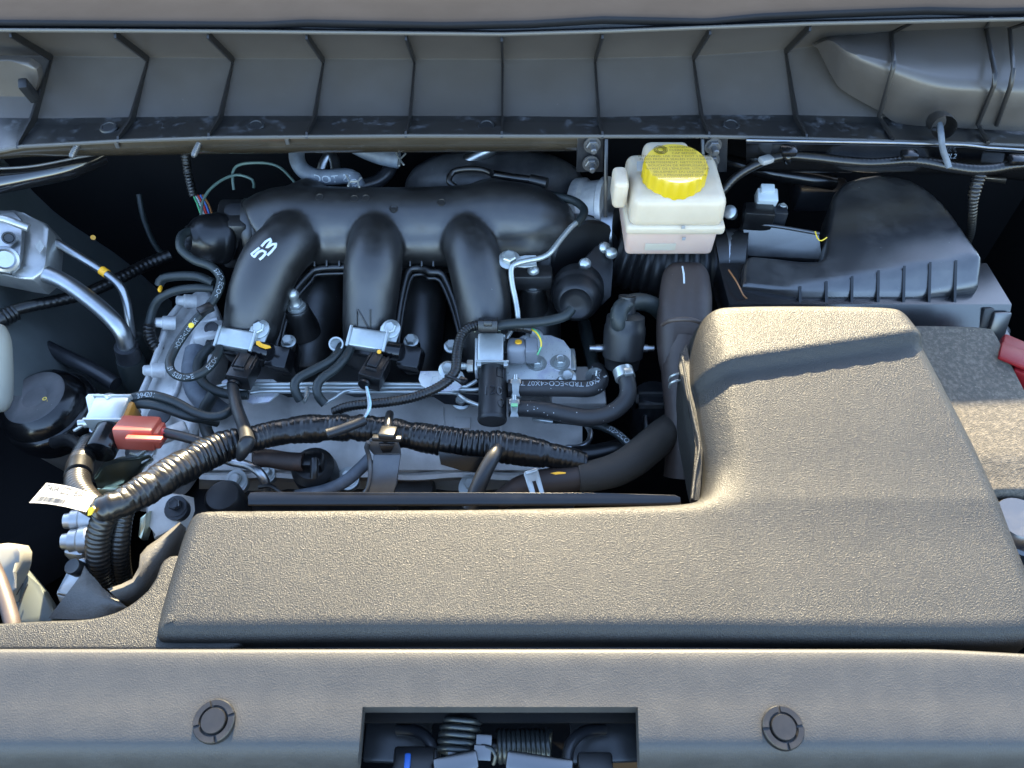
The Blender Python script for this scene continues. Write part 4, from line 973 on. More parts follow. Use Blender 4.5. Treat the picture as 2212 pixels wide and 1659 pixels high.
# ------------------------------------------------------------------ purge valve marked 120
pv = thing('purge_valve', 'purge valve with black canister marked 120 and grey plug', 'purge valve', W(1063, 880, -.04))
ax = V((0, -cos(R(14)), -sin(R(14)))); e1 = W(1063, 911, -.012); rr = 31 * mpp(e1)
L = 0
top = e1 - ax * .058
zd = V((0, -ax.z, ax.y)) * -1
zd = V((1, 0, 0)).cross(ax) * -1
if zd.z < 0: zd = -zd
can = MB().lathe(top, ax, [(rr * .92, -.002), (rr, 0), (rr, .054), (rr * 1.03, .0545), (rr * 1.03, .0565), (rr * .97, .058), (rr * .9, .058), (rr * .88, .0575), (rr * .05, .0575)], 40, x=(1, 0, 0)).build('canister', 'plastic_soft', pv)
P = [(top + ax * .03, rr), (top + ax * .02, rr)]
def onring(s, h): # writing wrapped round the canister; s across, h along the axis from the top
    n_ = CAM - (top + ax * h); n_ = (n_ - ax * n_.dot(ax)).normalized(); sd_ = ax.cross(n_) * -1
    if sd_.x < 0: sd_ = -sd_
    a = s / rr; return top + ax * h + (n_ * cos(a) + sd_ * sin(a)) * (rr + .0004)
vv, ff = textdata('120', .0125); wd = max(p.x for p in vv)
mesh('raised_number', [onring(p.x - wd / 2, .036 - p.y) + (onring(p.x - wd / 2, .036) - (top + ax * .036)).normalized() * .0004 for p in vv], ff, 'gloss_black', can, smooth=False)
b = MB(); b.tube([(onring(.004 + .007 * a, .008 + .009 * c), .0004) for a, c in ((0, 0), (1, 0), (1, 1), (0, 1), (0, 0))], 5); b.tube([(onring(.0085 + .0032 * cos(a), .044 + .0036 * sin(a)), .0004) for a in [2 * pi * i / 16 for i in range(17)]], 5); b.build('moulded_mark', 'gloss_black', can)
mt = Matrix((V((1, 0, 0)), -ax, zd)).transposed()
bd = MB().box(top - ax * .013 + V((-.002, 0, 0)) + zd * .002, (.025, .033, .024), mt, .0025).build('yoke', 'zinc', pv)
MB().box(top + ax * .0025 + zd * .003, (.031, .002, .026), mt, .0006).build('end_plate', 'zinc', bd)
MB().box(top - ax * .028 + zd * .001, (.024, .003, .02), mt, .001).build('cap_plate', 'zinc', bd)
for s in (-1, 1):
    MB().box(top + ax * .005 + V((.0125 * s, 0, 0)) + zd * .012, (.004, .004, .004), mt, .0008).build('crimp', 'zinc', bd)
MB().box(W(1030, 775, -.002), (.003, .035, .02), mt, .0008).build('mounting_plate', 'zinc_plate', pv)
b = MB(); c = W(1022, 791, .0); b.hexa(c, (-1, 0, 0), .0065, .006); b.lathe(c, (-1, 0, 0), [(.0035, 0)] + [(.0036 - .0006 * (i % 2), .006 + .001 * i) for i in range(8)], 14); b.build('stud_and_nut', 'zinc', pv)
plate('tab', [(1024, 716, .012), (1082, 714, .012), (1083, 738, -.004), (1026, 740, -.004)], .002, 'zinc_yellow', pv)
plate('fir_tree_clip', [(1038, 722, .014), (1070, 722, .014), (1065, 739, .004), (1044, 739, .004)], .003, 'plastic', pv)
tube('strut', [(1030, 728, .004), (1030, 752, .0)], 4.5, 'zinc', pv)
tube('drain_pipe', [(1106, 712, .004), (1096, 728, .004), (1086, 745, .002)], 5, 'zinc', pv)
MB().box(W(1098, 758, .002), (.012, .02, .016), None, .002).build('socket', 'plastic', pv)
pg = MB().box(W(1116, 758, .004), (.019, .024, .02), (-20, 0, 0), .005, 4).build('plug', 'grey_plug', pv)
MB().box(W(1148, 757, .006), (.012, .02, .018), None, .002).build('plug_tail', 'grey_plug', pg)
MB().lathe(W(1120, 738, .016), (0, .3, 1), [(.0035, -.001), (.0033, .0006)], 16).build('paint_dot', 'orange_paint', pg)

tube('vacuum_hose', [(1060, 706, .026), (1100, 700, .028), (1150, 697, .03), (1190, 692, .032), (1222, 682, .036), (1234, 668, .038)], 11, 'rubber', None, label='thick printed vacuum hose plugged into the right vacuum actuator', cat='hose')
cp = thing('vent_pipe', 'bent zinc vent pipe with rubber end bolted above the right runner', 'pipe', W(1110, 600, .0))
tube('pipe', [(1250, 478, .062), (1235, 489, .062), (1212, 516, .06), (1190, 544, .058), (1172, 556, .057), (1135, 564, .056), (1112, 571, .055), (1104, 583, .052), (1107, 616, .042), (1115, 654, .03), (1120, 690, .02), (1122, 705, .012)], 6, 'zinc', cp)
tube('rubber_end', [(1162, 416, .055), (1202, 424, .058), (1240, 434, .06), (1261, 451, .062), (1258, 468, .063), (1246, 483, .062)], 9, 'rubber', cp)
b = MB(); b.bolt(W(1100, 562, .052), (0, -.25, 1), .0072, .007); b.build('bolt', 'zinc', cp)
plate('clip', [(1112, 556, .05), (1134, 551, .052), (1158, 551, .052), (1160, 575, .046), (1134, 578, .045), (1110, 576, .046)], .002, 'zinc', cp)
MB().box(W(1130, 600, .02), (.06, .02, .02), None, .003).build('mounting_pad', 'nylon', cp)
# zinc bracket plate with two large bolts
zp = thing('purge_valve_bracket', 'zinc plated bracket plate with two large washered bolts', 'bracket', W(1160, 790, -.03))
zz = -.012
plate('plate', [(a, c, zz) for a, c in [(1090, 822), (1092, 770), (1105, 740), (1130, 724), (1190, 724), (1218, 735), (1234, 757), (1234, 803), (1216, 813), (1206, 813), (1201, 822)]], .003, 'zinc_plate', zp)
MB().box(W(1236, 780, zz - .004), (.008, .03, .008), None, .003).build('edge_bead', 'zinc', zp)
for px, py in ((1160, 786), (1210, 784)):
    c = W(px, py, zz); ax_ = V((0, -.12, 1))
    b = MB(); b.lathe(c, ax_, [(.0098, 0), (.0098, .001), (.0094, .0014)], 36); b.lathe(c, ax_, [(.0072, .001), (.0066, .0022)], 28); b.hexa(c + V((0, 0, .002)), ax_, .0054, .005); b.lathe(c + V((0, 0, .0068)), ax_, [(.0044, 0), (.004, .0006), (.0025, .0001)], 16); b.build('bolt', 'zinc', zp)
for px, py in ((1154, 728), (1225, 815)):
    b = MB(); b.bolt(W(px, py, zz - .002), (0, -.3, 1), .006); b.build('bolt', 'zinc', zp)
MB().box(W(1246, 850, -.045), (.055, .05, .03), None, .004).build('casting_pad', 'cast_dark', zp)

# ------------------------------------------------------------------ hoses on the right of the engine
k1 = tube('emission_hose', [(1098, 838, -.006), (1160, 838, -.006), (1230, 839, -.006), (1266, 840, -.006), (1288, 834, -.006), (1297, 820, -.01), (1290, 800, -.02)], 18.5, 'rubber_speckled', None, label='short straight printed emission hose from the purge valve to the elbow', cat='hose', sides=20)
tube_text('hose_print', 'D>ECO<4X07 TRD>ECO<4X07 TP', .0072, k1[1], .008, 'print_white', k1[0], flip=True, ang=.55)
def spring_clamp(px, py, z, w_, h_, parent, dab=None):
    o = W(px, py, z); m1 = mpp(o)
    plate('clamp', [(px - w_ * .3, py - h_ * .5, z + .002), (px + w_ * .3, py - h_ * .5, z + .002), (px + w_ * .5, py - h_ * .42, z + .005), (px + w_ * .5, py - h_ * .2, z + .006), (px + w_ * .3, py - h_ * .15, z + .006), (px + w_ * .28, py + h_ * .25, z + .002), (px + w_ * .5, py + h_ * .5, z - .004), (px - w_ * .5, py + h_ * .5, z - .004), (px - w_ * .28, py + h_ * .25, z + .002), (px - w_ * .3, py - h_ * .15, z + .006), (px - w_ * .5, py - h_ * .2, z + .006), (px - w_ * .5, py - h_ * .42, z + .005)], .0012, 'zinc', parent)
    MB().lathe(W(px, py - h_ * .5, z + .004), (0, 1, .2), [(.0022, -.003), (.0022, .002), (.001, .003)], 12).build('clamp_tang', 'zinc', parent)
    if dab: MB().box(W(px, py - h_ * .12, z + .0085), (.006, .004, .0008), (-8, 0, 0), 0).build('paint_dab', dab, parent)
spring_clamp(1114, 836, .004, 22, 42, k1[0])
k2 = tube('emission_hose', [(1098, 882, -.012), (1140, 882, -.012), (1180, 886, -.012), (1226, 896, -.012), (1276, 902, -.01), (1320, 891, -.006), (1349, 868, -.002), (1357, 843, .002), (1352, 815, .008), (1346, 800, .01)], 18.5, 'rubber_speckled', None, label='speckled emission hose sweeping from the purge valve up to the canister', cat='hose', sides=20)
tube_text('hose_print', '>ECO<4B10', .0072, k2[1], .148, 'print_white', k2[0], ang=.3)
spring_clamp(1111, 880, -.002, 22, 42, k2[0], 'wire_green')
cl = MB(); cl.lathe(W(1348, 808, .009), (W(1344, 795, .01) - W(1351, 818, .008)), [(.0092, -.005), (.0096, -.005), (.0096, .005), (.0092, .005)], 28); cl.build('clamp', 'zinc', k2[0])
MB().box(W(1357, 803, .022), (.008, .008, .004), (0, 0, 10), .001).build('clamp_tang', 'zinc', k2[0])
wc = MB(); wc.lathe(W(1286, 814, -.012), (.1, .9, -.3), [(.0088, -.001), (.0098, -.001), (.0098, .001), (.0088, .001)], 28); wc.tube([(W(1288, 812, 0), .0008), (W(1289, 800, .004), .0008)], 6); wc.tube([(W(1298, 818, -.002), .0009), (W(1311, 812, 0), .0009)], 6); wc.build('wire_clamp', 'zinc', k1[0])
tube('emission_pipe', [(1288, 806, -.022), (1280, 780, -.03), (1272, 745, -.04), (1262, 700, -.05)], 14, 'rubber', None, label='dark hose dropping behind the bracket from the emission hose elbow', cat='hose')
cs = thing('purge_canister', 'black cylindrical canister between the emission hose and the brown duct', 'canister', W(1343, 790, -.04))
c = W(1343, 790, -.01); d = V((.03, .5, .86)).normalized(); r = 43 * mpp(c)
MB().lathe(c, d, [(r * .5, -.004), (r * .84, -.002), (r * .86, .002), (r * .9, .008), (r, .010), (r * 1.03, .034), (r * 1.01, .040), (r * .96, .042), (r * .93, .05), (r * .6, .054), (r * .45, .054), (r * .42, .07)], 40).build('shell', 'plastic_soft', cs)
for s in (-1, 1): MB().lathe(W(1343 + 43 * s, 752, 0), (s, 0, 0), [(.004, -.004), (.004, .006), (.003, .006), (.003, .012)], 14).build('spigot', 'alu', cs)
tube('canister_hose', [(1345, 725, .02), (1338, 698, .036), (1338, 672, .044), (1355, 656, .044), (1385, 652, .036), (1415, 662, .024), (1436, 682, .005)], 19, 'rubber', None, label='dark hose curving over from the canister top towards the brown duct', cat='hose')
tube('pressure_hose', [(1175, 905, -.03), (1230, 908, -.03), (1290, 918, -.03), (1330, 935, -.03), (1360, 962, -.03), (1372, 985, -.03)], 9.5, 'rubber', None, label='thin printed hose passing under the speckled emission hose', cat='hose')
ph = bpy.data.objects['pressure_hose']
P = spline([(1175, 905, -.03), (1230, 908, -.03), (1290, 918, -.03), (1330, 935, -.03), (1360, 962, -.03), (1372, 985, -.03)], 9.5, .004)
tube_text('hose_print', '2>E', .0068, P, .012, 'print_white', ph, ang=.3); tube_text('hose_print', '.02>ECO<', .0068, P, .062, 'print_white', ph, ang=.3)
tube('breather_pipe', [(1268, 920, -.045), (1276, 935, -.045), (1270, 955, -.045), (1248, 966, -.045), (1222, 966, -.045)], 6, 'alu', None, label='bent bright metal pipe below the speckled emission hose', cat='pipe')
tube('pipe_stub', [(1152, 905, -.026), (1170, 908, -.022), (1194, 911, -.022)], 4.5, 'zinc', None, label='short zinc pipe end under the emission hose', cat='pipe')
tube('duct', [(1235, 985, -.05), (1290, 980, -.05), (1345, 968, -.05)], 22, 'plastic', None, label='dark tubular duct behind the foam sleeved coolant hose', cat='duct')
# things glimpsed in the gap
gp = thing('gear_selector_bracket', 'dark bracket with a slotted window deep in the gap beside the engine', 'bracket', W(1410, 880, -.12))
b = MB()
for x0, x1, y0, y1 in ((1374, 1440, 846, 851), (1374, 1440, 870, 875), (1374, 1380, 846, 875), (1434, 1440, 846, 875)): b.prism([W(x0, y0, -.06), W(x1, y0, -.06), W(x1, y1, -.06), W(x0, y1, -.06)], (0, 0, -.006))
b.build('window_frame', 'steel_bracket', gp, smooth=False)
MB().lathe(W(1402, 930, -.12), (0, .2, 1), [(.022, 0), (.022, .05), (.018, .055)], 24).build('drum', 'dark_metal', gp)
tube('rod', [(1394, 890, -.08), (1396, 950, -.08)], 5, 'alu', gp); tube('rod', [(1430, 890, -.09), (1434, 915, -.09)], 9, 'alu', gp)

# brown dusty duct and its hose
bd_ = thing('coolant_outlet', 'dusty brown rubber duct standing between the canister and the duct cover', 'duct', W(1470, 900, -.08))
v_, f_ = hull([(spline([(1481 + dx * .7, 584, .03, 22), (1481 + dx * .85, 600, .032, 31), (1480 + dx, 650, .03, 34), (1476 + dx, 700, .022, 35), (1472 + dx * .9, 750, .006, 32), (1471 + dx * .6, 800, -.008, 30)], 30, .005), 20) for dx in (-24, 0, 24)], .0028, 5, .6)
mesh('wide_duct', v_, f_, 'brown_rubber', bd_, ang=180)
tube('duct_body', [(1474, 730, .01, 46), (1471, 770, .0, 44), (1470, 820, -.01, 40), (1474, 880, -.02, 38), (1480, 960, -.04, 42), (1478, 1030, -.06, 44)], 40, 'brown_rubber', bd_, sides=24)
tube('shoulder', [(1430, 702, .05, 4), (1450, 692, .062, 5), (1490, 690, .066, 5), (1522, 700, .06, 4)], 4, 'brown_rubber', bd_)
for py in (815, 829):
    tube('clamp_band', [(1446, py + 8, .02), (1448, py, .03), (1458, py - 6, .034), (1470, py - 8, .034)], 2.6, 'zinc', bd_)
tube('paint_stroke', [(1474, 576, .053), (1477, 592, .053), (1478, 612, .05)], 2, 'white_paint', bd_)
ch = thing('radiator_hose', 'rust stained coolant hose with black foam sleeve in front of the brown duct', 'hose', W(1250, 1040, -.05))
tube('hose', [(1075, 1085, -.045, 20), (1120, 1058, -.035, 28), (1160, 1046, -.03, 30), (1210, 1037, -.028, 30), (1262, 1028, -.026, 30)], 30, 'rust_rubber', ch, sides=24)
tube('foam_sleeve', [(1249, 1031, -.026, 33), (1285, 1027, -.026, 34), (1330, 1015, -.026, 36), (1368, 994, -.026, 37), (1400, 968, -.028, 37), (1432, 940, -.032, 36), (1460, 920, -.036, 34)], 35, 'foam', ch, sides=28)
plate('clamp', [(1133, 1018, -.004), (1158, 1010, -.002), (1162, 1014, -.002), (1178, 1072, -.006), (1168, 1074, -.006), (1158, 1036, -.003), (1148, 1039, -.003), (1160, 1074, -.006), (1148, 1076, -.006), (1131, 1024, -.004)], .0016, 'zinc', ch)
plate('clamp', [(1133, 1018, -.003), (1158, 1010, -.001), (1160, 1017, -.001), (1137, 1025, -.003)], .002, 'zinc', ch)
plate('scrape', [(1189, 1022, .0015), (1205, 1019, .0018), (1222, 1020, .0018), (1222, 1023, .0016), (1200, 1025, .0014)], .0004, 'orange_paint', ch, bev=0)
# ================================================================== main harness
mh = thing('main_harness', 'thick black taped wiring harness snaking across the front of the engine', 'wiring harness', W(700, 960, -.03))
HP = [(228, 1106, .042, 24), (255, 1090, .042, 30), (300, 1066, .036, 34), (345, 1040, .03, 36), (387, 1014, .024, 37), (437, 986, .016, 36), (487, 964, .01, 34), (540, 950, .006, 30), (587, 938, .002, 28), (640, 929, 0, 30), (690, 925, 0, 31), (740, 924, 0, 31), (790, 925, -.001, 30), (835, 931, -.002, 30), (874, 938, -.003, 31), (930, 948, -.004, 32), (985, 957, -.005, 33), (1040, 963, -.006, 34), (1085, 966, -.008, 35), (1124, 972, -.01, 35), (1170, 980, -.012, 31), (1214, 988, -.015, 26), (1262, 998, -.02, 22)]
P = resample(spline(HP, 30, .004), .0008); Q = []
random.seed(11)
kinks = [random.uniform(0, 1) for _ in range(12)]
for i, (p, r_) in enumerate(P):
    s = i / len(P); wv = noise.noise(V((i * .012, 5, 0)))
    per = 7 + 3 * noise.noise(V((i * .01, 1, 0)))
    ph_ = (i / 6.0 + 1.1 * noise.noise(V((i * .02, 9, 0)))) % 1.0; rid = -max(0, 1 - abs(ph_ - .5) * 5) * (.03 + .17 * smst(-.25, .4, noise.noise(V((i * .011, 2, 0)))) * (.5 + .5 * noise.noise(V((i // 6 * .77, 4, 0)))))
    kn = sum(-.09 * math.exp(-((s - k) * 120) ** 2) for k in kinks)
    Q.append((p, r_ * (1 + rid + kn + .04 * wv)))
# slightly irregular cross section so that the tape reads as wrapped
fr = frames(Q); vs_ = []; fs = []; sd = 30
for i, (p, r_, t, n_) in enumerate(fr):
    b_ = t.cross(n_)
    for k in range(sd):
        a = 2 * pi * k / sd; d = n_ * cos(a) + b_ * sin(a); q = p + d * r_
        vs_.append(q + d * r_ * .09 * noise.noise(V((q.x * 70 + a * .4, q.y * 70, q.z * 70))) + d * r_ * .05 * noise.noise(q * 300))
for i in range(len(fr) - 1):
    for k in range(sd): fs.append((i * sd + k, i * sd + (k + 1) % sd, (i + 1) * sd + (k + 1) % sd, (i + 1) * sd + k))
mesh('taped_trunk', vs_, fs, 'tape', mh, ang=70)
tube('conduit_branch', [(236, 1100, .044), (222, 1125, .038), (213, 1160, .026), (213, 1200, .01), (220, 1238, -.01), (236, 1272, -.03), (250, 1300, -.05)], 25, 'conduit', mh, sides=22, corr=(.0042, .05))
tube('conduit_branch', [(272, 1090, .036), (264, 1120, .028), (259, 1160, .016), (258, 1200, .0), (262, 1240, -.02), (272, 1280, -.04)], 21, 'conduit', mh, sides=22, corr=(.0038, .045))
tube('conduit_branch', [(212, 1098, .04, 24), (188, 1080, .034, 27), (170, 1055, .026, 27), (168, 1030, .02, 25), (174, 1000, .012, 25), (186, 975, .004, 24), (196, 955, -.004, 22)], 25, 'conduit', mh, sides=22, corr=(.004, .04))
P = [W(172, 1018, .022), W(174, 1010, .02)]
tube('band', [(169, 1026, .021, 27.5), (171, 1014, .0175, 27.5), (173, 1004, .0145, 27)], 27, 'plastic', mh, sides=22)
tube('conduit_branch', [(1075, 968, .012, 13), (1066, 985, .014, 16), (1052, 1010, .01, 17), (1038, 1040, .004, 18), (1024, 1075, -.004, 18), (1014, 1100, -.01, 18)], 17, 'plastic_soft', mh, sides=18)
plate('tape_flap', [(946, 975, .004), (1000, 985, .006), (1060, 990, .004), (1040, 1022, -.006), (1000, 1018, -.006), (952, 1004, -.002)], .002, 'tape', mh)
tube('tape_wrap', [(214, 1106, .048, 24), (226, 1098, .05, 29), (244, 1092, .05, 30), (258, 1088, .048, 27)], 28, 'tape', mh, sides=20, corr=(.005, .05))
plate('paint_mark', [(191, 1098, .062), (200, 1094, .064), (204, 1099, .064), (196, 1113, .058), (189, 1114, .056)], .001, 'wire_yellow', mh, bev=0)
# strap and standing bracket
sb = thing('harness_bracket', 'steel bracket with plastic strap holding the taped harness', 'bracket', W(830, 1010, -.05))
tube('strap', [(842, 894, .02), (840, 905, .026), (838, 925, .03), (835, 942, .026), (832, 950, .02)], 9, 'plastic', sb, sides=8)
MB().box(W(838, 935, .034), (.014, .014, .006), (-20, 0, -5), .0015).build('strap_lock', 'plastic', sb)
MB().box(W(836, 947, .028), (.025, .006, .004), (-20, 0, -3), .001).build('strap_base', 'plastic', sb)
plate('upright', [(806, 982, .0), (866, 981, .0), (862, 1000, -.004), (857, 1045, -.016), (848, 1070, -.024), (793, 1072, -.024), (801, 1040, -.016), (806, 1000, -.004)], .003, 'steel_bracket', sb, bev=.001)
plate('cap_plate', [(794, 956, .014), (800, 951, .016), (856, 950, .016), (864, 970, .006), (866, 981, .0), (806, 982, .0), (796, 970, .006)], .003, 'steel_bracket', sb, bev=.001)
tube('edge', [(796, 955, .016), (791, 966, .01), (797, 985, 0), (800, 1020, -.01), (794, 1055, -.02), (780, 1072, -.026)], 5, 'steel_bracket', sb)
plate('fir_tree_clip', [(818, 962, .014), (852, 961, .014), (845, 978, .006), (826, 979, .006)], .003, 'plastic', sb)
# ignition coils and pipes peeping below the harness
ic = thing('ignition_plug', 'black elbow plug of an ignition coil below the taped harness', 'coil plug', W(690, 1010, -.06))
tube('lead', [(545, 990, -.02), (580, 990, -.024), (620, 996, -.026), (656, 998, -.026)], 20, 'rust_rubber', ic, sides=20)
b = MB(); b.lathe(W(682, 1020, -.05), (0, -.2, 1), [(.02, -.02), (.021, 0), (.02, .012), (.014, .018)], 24); b.build('boot', 'plastic_soft', ic)
MB().box(W(676, 1000, -.03), (.02, .016, .016), None, .003).build('head', 'plastic', ic)
tube('clip', [(679, 992, -.012), (679, 1010, -.014), (678, 1032, -.02)], 9, 'plastic', ic)
tube('fuel_pipe', [(470, 985, -.03), (500, 997, -.025), (535, 1005, -.022), (560, 1020, -.022), (573, 1040, -.03), (575, 1062, -.04)], 10, 'alu', None, label='bare metal pipe bending down below the left part of the harness', cat='pipe')
tube('coil_lead', [(800, 990, -.02), (775, 1015, -.024), (745, 1040, -.028), (700, 1060, -.034), (640, 1072, -.04)], 14, 'rubber_grey', None, label='grey rubber lead slanting behind the harness bracket', cat='lead')
wcl = tube('pipe_clip', [(560, 1052, -.026), (585, 1050, -.022), (604, 1062, -.022), (618, 1072, -.026)], 5, 'plastic', None, label='small black wire clip at the foot of the bent metal pipe', cat='clip')
cap_ = MB().lathe(W(900, 1080, -.1), (0, -.1, 1), [(.02, 0), (.021, .02), (.018, .026), (.008, .027)], 28).build('coil_cover', 'nylon', None, label='round dark coil cover partly hidden behind the grained cover edge', cat='coil cover')
MB().lathe(W(490, 1084, -.05), (0, -.1, 1), [(.017, -.02), (.017, .01), (.014, .014), (.006, .015)], 28).build('oil_cap', 'plastic_soft', None, label='round black cap at the rear left corner of the grained cover', cat='cap')

# printed tag on the harness
tg = thing('harness_tag', 'white paper tag printed STA0A 10 6A wrapped on the harness end', 'tag', W(140, 1075, .04))
TL, TR, BR, BL = W(100, 1043, .045), W(208, 1069, .05), W(186, 1106, .056), W(63, 1086, .05)
n = 10; rows = []
def tagp(s, t, lift=0):
    p = TL.lerp(TR, s).lerp(BL.lerp(BR, s), t); return p + V((0, 0, .0035 * sin(pi * s) - .004 * s * s * 0 + lift))
grid_mesh('paper', [[tagp(i / n, j / 4) for i in range(n + 1)] for j in range(5)], 'paper', tg)
def tagtext(s, sx, sy, size, hx, name='print'):
    v_, f_ = textdata(s, 1.0); wd = max(p.x for p in v_)
    mesh(name, [tagp(sx + p.x / wd * hx, sy - p.y * size, .0005) for p in v_], f_, 'ink', tg, smooth=False)
tagtext('STA0A', .02, .36, .40, .36); tagtext('6A', .66, .38, .48, .18); tagtext('10', .48, .33, .28, .10); tagtext('241120  0050', .14, .55, .2, .36)
b = MB(); b.tube([(tagp(s, t, .0005), .00025) for s, t in ((.45, .1), (.62, .1), (.62, .4), (.45, .4), (.45, .1))], 5); b.build('print_box', 'ink', tg)
b = MB(); x = .08; random.seed(4)
while x < .62:
    w_ = random.choice((.006, .009, .014)); b.add([tagp(x, .66, .0005), tagp(x + w_, .66, .0005), tagp(x + w_, .92, .0005), tagp(x, .92, .0005)], [(0, 1, 2, 3)]); x += w_ + random.choice((.006, .009))
b.build('barcode', 'ink', tg, smooth=False)

# ------------------------------------------------------------------ solenoid with the brown plug
bs = thing('vacuum_solenoid', 'zinc solenoid with brown plug on the timing cover beside the engine mount', 'solenoid valve', W(240, 950, -.02))
o = W(243, 898, .012); xd = (W(282, 880, .012) - W(208, 915, .012)); xd = (W(280, 905, .012) - W(205, 905, .012)).normalized(); yd = (W(252, 868, .012) - W(238, 928, .012)); zd = xd.cross(yd).normalized(); yd = zd.cross(xd)
mt = Matrix((xd, yd.normalized(), zd)).transposed()
y1 = yd.normalized()
bdy = MB().box(o, (.031, .026, .024), mt, .002).build('body', 'zinc', bs)
MB().box(o + y1 * .0135, (.034, .0025, .026), mt, .0008).build('end_plate', 'zinc', bdy)
MB().box(o - y1 * .0125 + zd * .002, (.033, .002, .02), mt, .0006).build('end_plate', 'zinc', bdy)
plate('bracket', [(184, 858, .02), (190, 851, .02), (214, 850, .02), (222, 856, .018), (220, 864, .018), (205, 905, .014), (200, 935, .006), (192, 932, .006), (194, 900, .014)], .0025, 'zinc_plate', bs)
MB().lathe(W(236, 862, .02), (0, .5, .8), [(.0045, -.006), (.0045, .004), (.003, .005)], 16).build('post', 'zinc', bs)
c0, c1 = W(236, 938, .01), W(216, 976, .012); MB().lathe(c0, c1 - c0, [(.0128, -.006), (.0128, (c1 - c0).length), (.0122, (c1 - c0).length + .0008), (.001, (c1 - c0).length + .001)], 32).build('coil', 'gloss_black', bs)
MB().box(W(276, 905, .01), (.012, .024, .022), mt, .002).build('amber_socket', 'amber', bs)
pg = MB().box(W(300, 935, .014), (.034, .024, .022), axes_e((-20, 4, 0)), .0025).build('brown_plug', 'brown_plug', bs)
MB().box(W(333, 940, .012), (.016, .019, .017), axes_e((-20, 4, 0)), .002).build('plug_nose', 'brown_plug', pg)
MB().box(W(312, 948, .026), (.03, .006, .004), axes_e((-20, 4, 0)), .001).build('plug_lock', 'brown_plug', pg)
MB().lathe(W(349, 936, .013), (1, -.1, 0), [(.0055, 0), (.0055, .004), (.002, .004)], 16).build('wire_seal', 'wire_red', pg)
tube('lead_sleeve', [(354, 934, .014), (385, 941, .014), (420, 950, .014), (450, 962, .012)], 11, 'plastic_soft', bs)
tube('pink_wire', [(344, 935, .016), (356, 935, .017)], 2.4, 'wire_red', bs)
b = MB(); c = W(190, 912, .01); b.lathe(c, (-1, -.2, .1), [(.005, -.006), (.005, .003), (.003, .003), (.003, .008)], 14); b.build('stud', 'zinc', bs)
plate('strip', [(156, 928, .0), (180, 913, .004), (182, 917, .004), (158, 932, .0)], .002, 'zinc', bs)
h3 = tube('vacuum_hose', [(270, 866, .016), (290, 858, .018), (320, 853, .018), (350, 858, .018), (385, 871, .014), (420, 890, .01), (455, 900, .008), (485, 895, .008), (503, 878, .004), (508, 860, -.004)], 10, 'rubber', None, label='printed vacuum hose from the brown plug solenoid to the engine', cat='hose')
tube_text('hose_print', '394201', .0062, h3[1], .012, 'print_white', h3[0], ang=.1)
tube('vacuum_hose', [(275, 880, .01), (300, 872, .014), (340, 876, .014), (375, 888, .01), (410, 900, .004), (445, 906, -.004), (470, 912, -.012)], 11, 'rubber', None, label='second vacuum hose lying just below the printed one at the timing cover', cat='hose')
tube('vacuum_hose', [(462, 850, -.01), (450, 870, -.016), (440, 890, -.022), (446, 930, -.03), (462, 960, -.03)], 13, 'rubber', None, label='thick vacuum hose dropping from the pipe rack towards the harness', cat='hose')

# ------------------------------------------------------------------ engine mount dome on the left
em = thing('engine_mount', 'round black engine mount with dished grey top at the left', 'engine mount', W(100, 930, -.1))
c = W(100, 880, -.05); ax = V((-.12, -.1, 1)).normalized(); k = mpp(c); r = 99 * k
MB().lathe(c, ax, [(r * .92, -.03), (r * .98, -.02), (r * 1.0, -.008), (r * .97, -.002), (r * .93, .0), (r * .9, .001), (r * .88, .006), (r * .8, .014), (r * .66, .019)], 52, close=False).build('rubber_cap', 'gloss_black', em)
MB().lathe(c, ax, [(r * .66, .0188), (r * .64, .0194), (r * .14, .0186), (r * .1, .0172), (r * .01, .0172)], 48).build('disc', 'nylon_dusty', em)
q = c + ax * .0200
text('paint_code', ['90508'], .011, q + V((.022, .004, 0)), (.55, 1, 0), (-1, .55, 0), 'wire_yellow', em)
MB().lathe(c, ax, [(r * .6, -.15), (r * .78, -.08), (r * .9, -.028)], 40, close=False).build('housing', 'shield', em)
b = MB(); b.tube(spline([(118, 956, -.03), (148, 950, -.02), (172, 962, -.01), (190, 985, 0)], 14, .004), 10); b.build('strap', 'plastic', em)

# ------------------------------------------------------------------ air conditioning lines
ac = thing('aircon_lines', 'aluminium air conditioning pipes with connector block on the left wall', 'pipes', W(150, 620, -.05))
plate('block', [(-60, 460, .06), (0, 455, .06), (30, 452, .06), (52, 460, .06), (98, 480, .056), (105, 492, .055), (98, 570, .04), (90, 588, .036), (70, 604, .034), (40, 600, .036), (-60, 580, .04)], .03, 'alu_block', ac, bev=.003)
plate('port_face', [(-60, 470, .066), (30, 456, .066), (50, 478, .064), (46, 545, .05), (38, 575, .046), (20, 590, .044), (-60, 580, .046)], .004, 'alu', ac, bev=.0015)
c = W(19, 514, .063); b = MB(); b.lathe(c, CAM - c, [(.0064, -.004), (.0064, .0006), (.005, .0006), (.004, -.004), (.001, -.005)], 20); b.build('bolt_hole', 'dark_metal', ac)
c = W(10, 560, .055); MB().lathe(c, CAM - c, [(.013, -.004), (.0125, .002), (.01, .003), (.008, .0005)], 28).build('cap', 'alu', ac)
tube('port_pipe', [(-30, 470, .075), (10, 474, .075), (40, 484, .072), (62, 492, .068)], 9, 'alu_block', ac)
plate('data_label', [(86, 517, .054), (96, 532, .052), (86, 547, .049), (75, 531, .052)], .0006, 'paper', ac, bev=0)
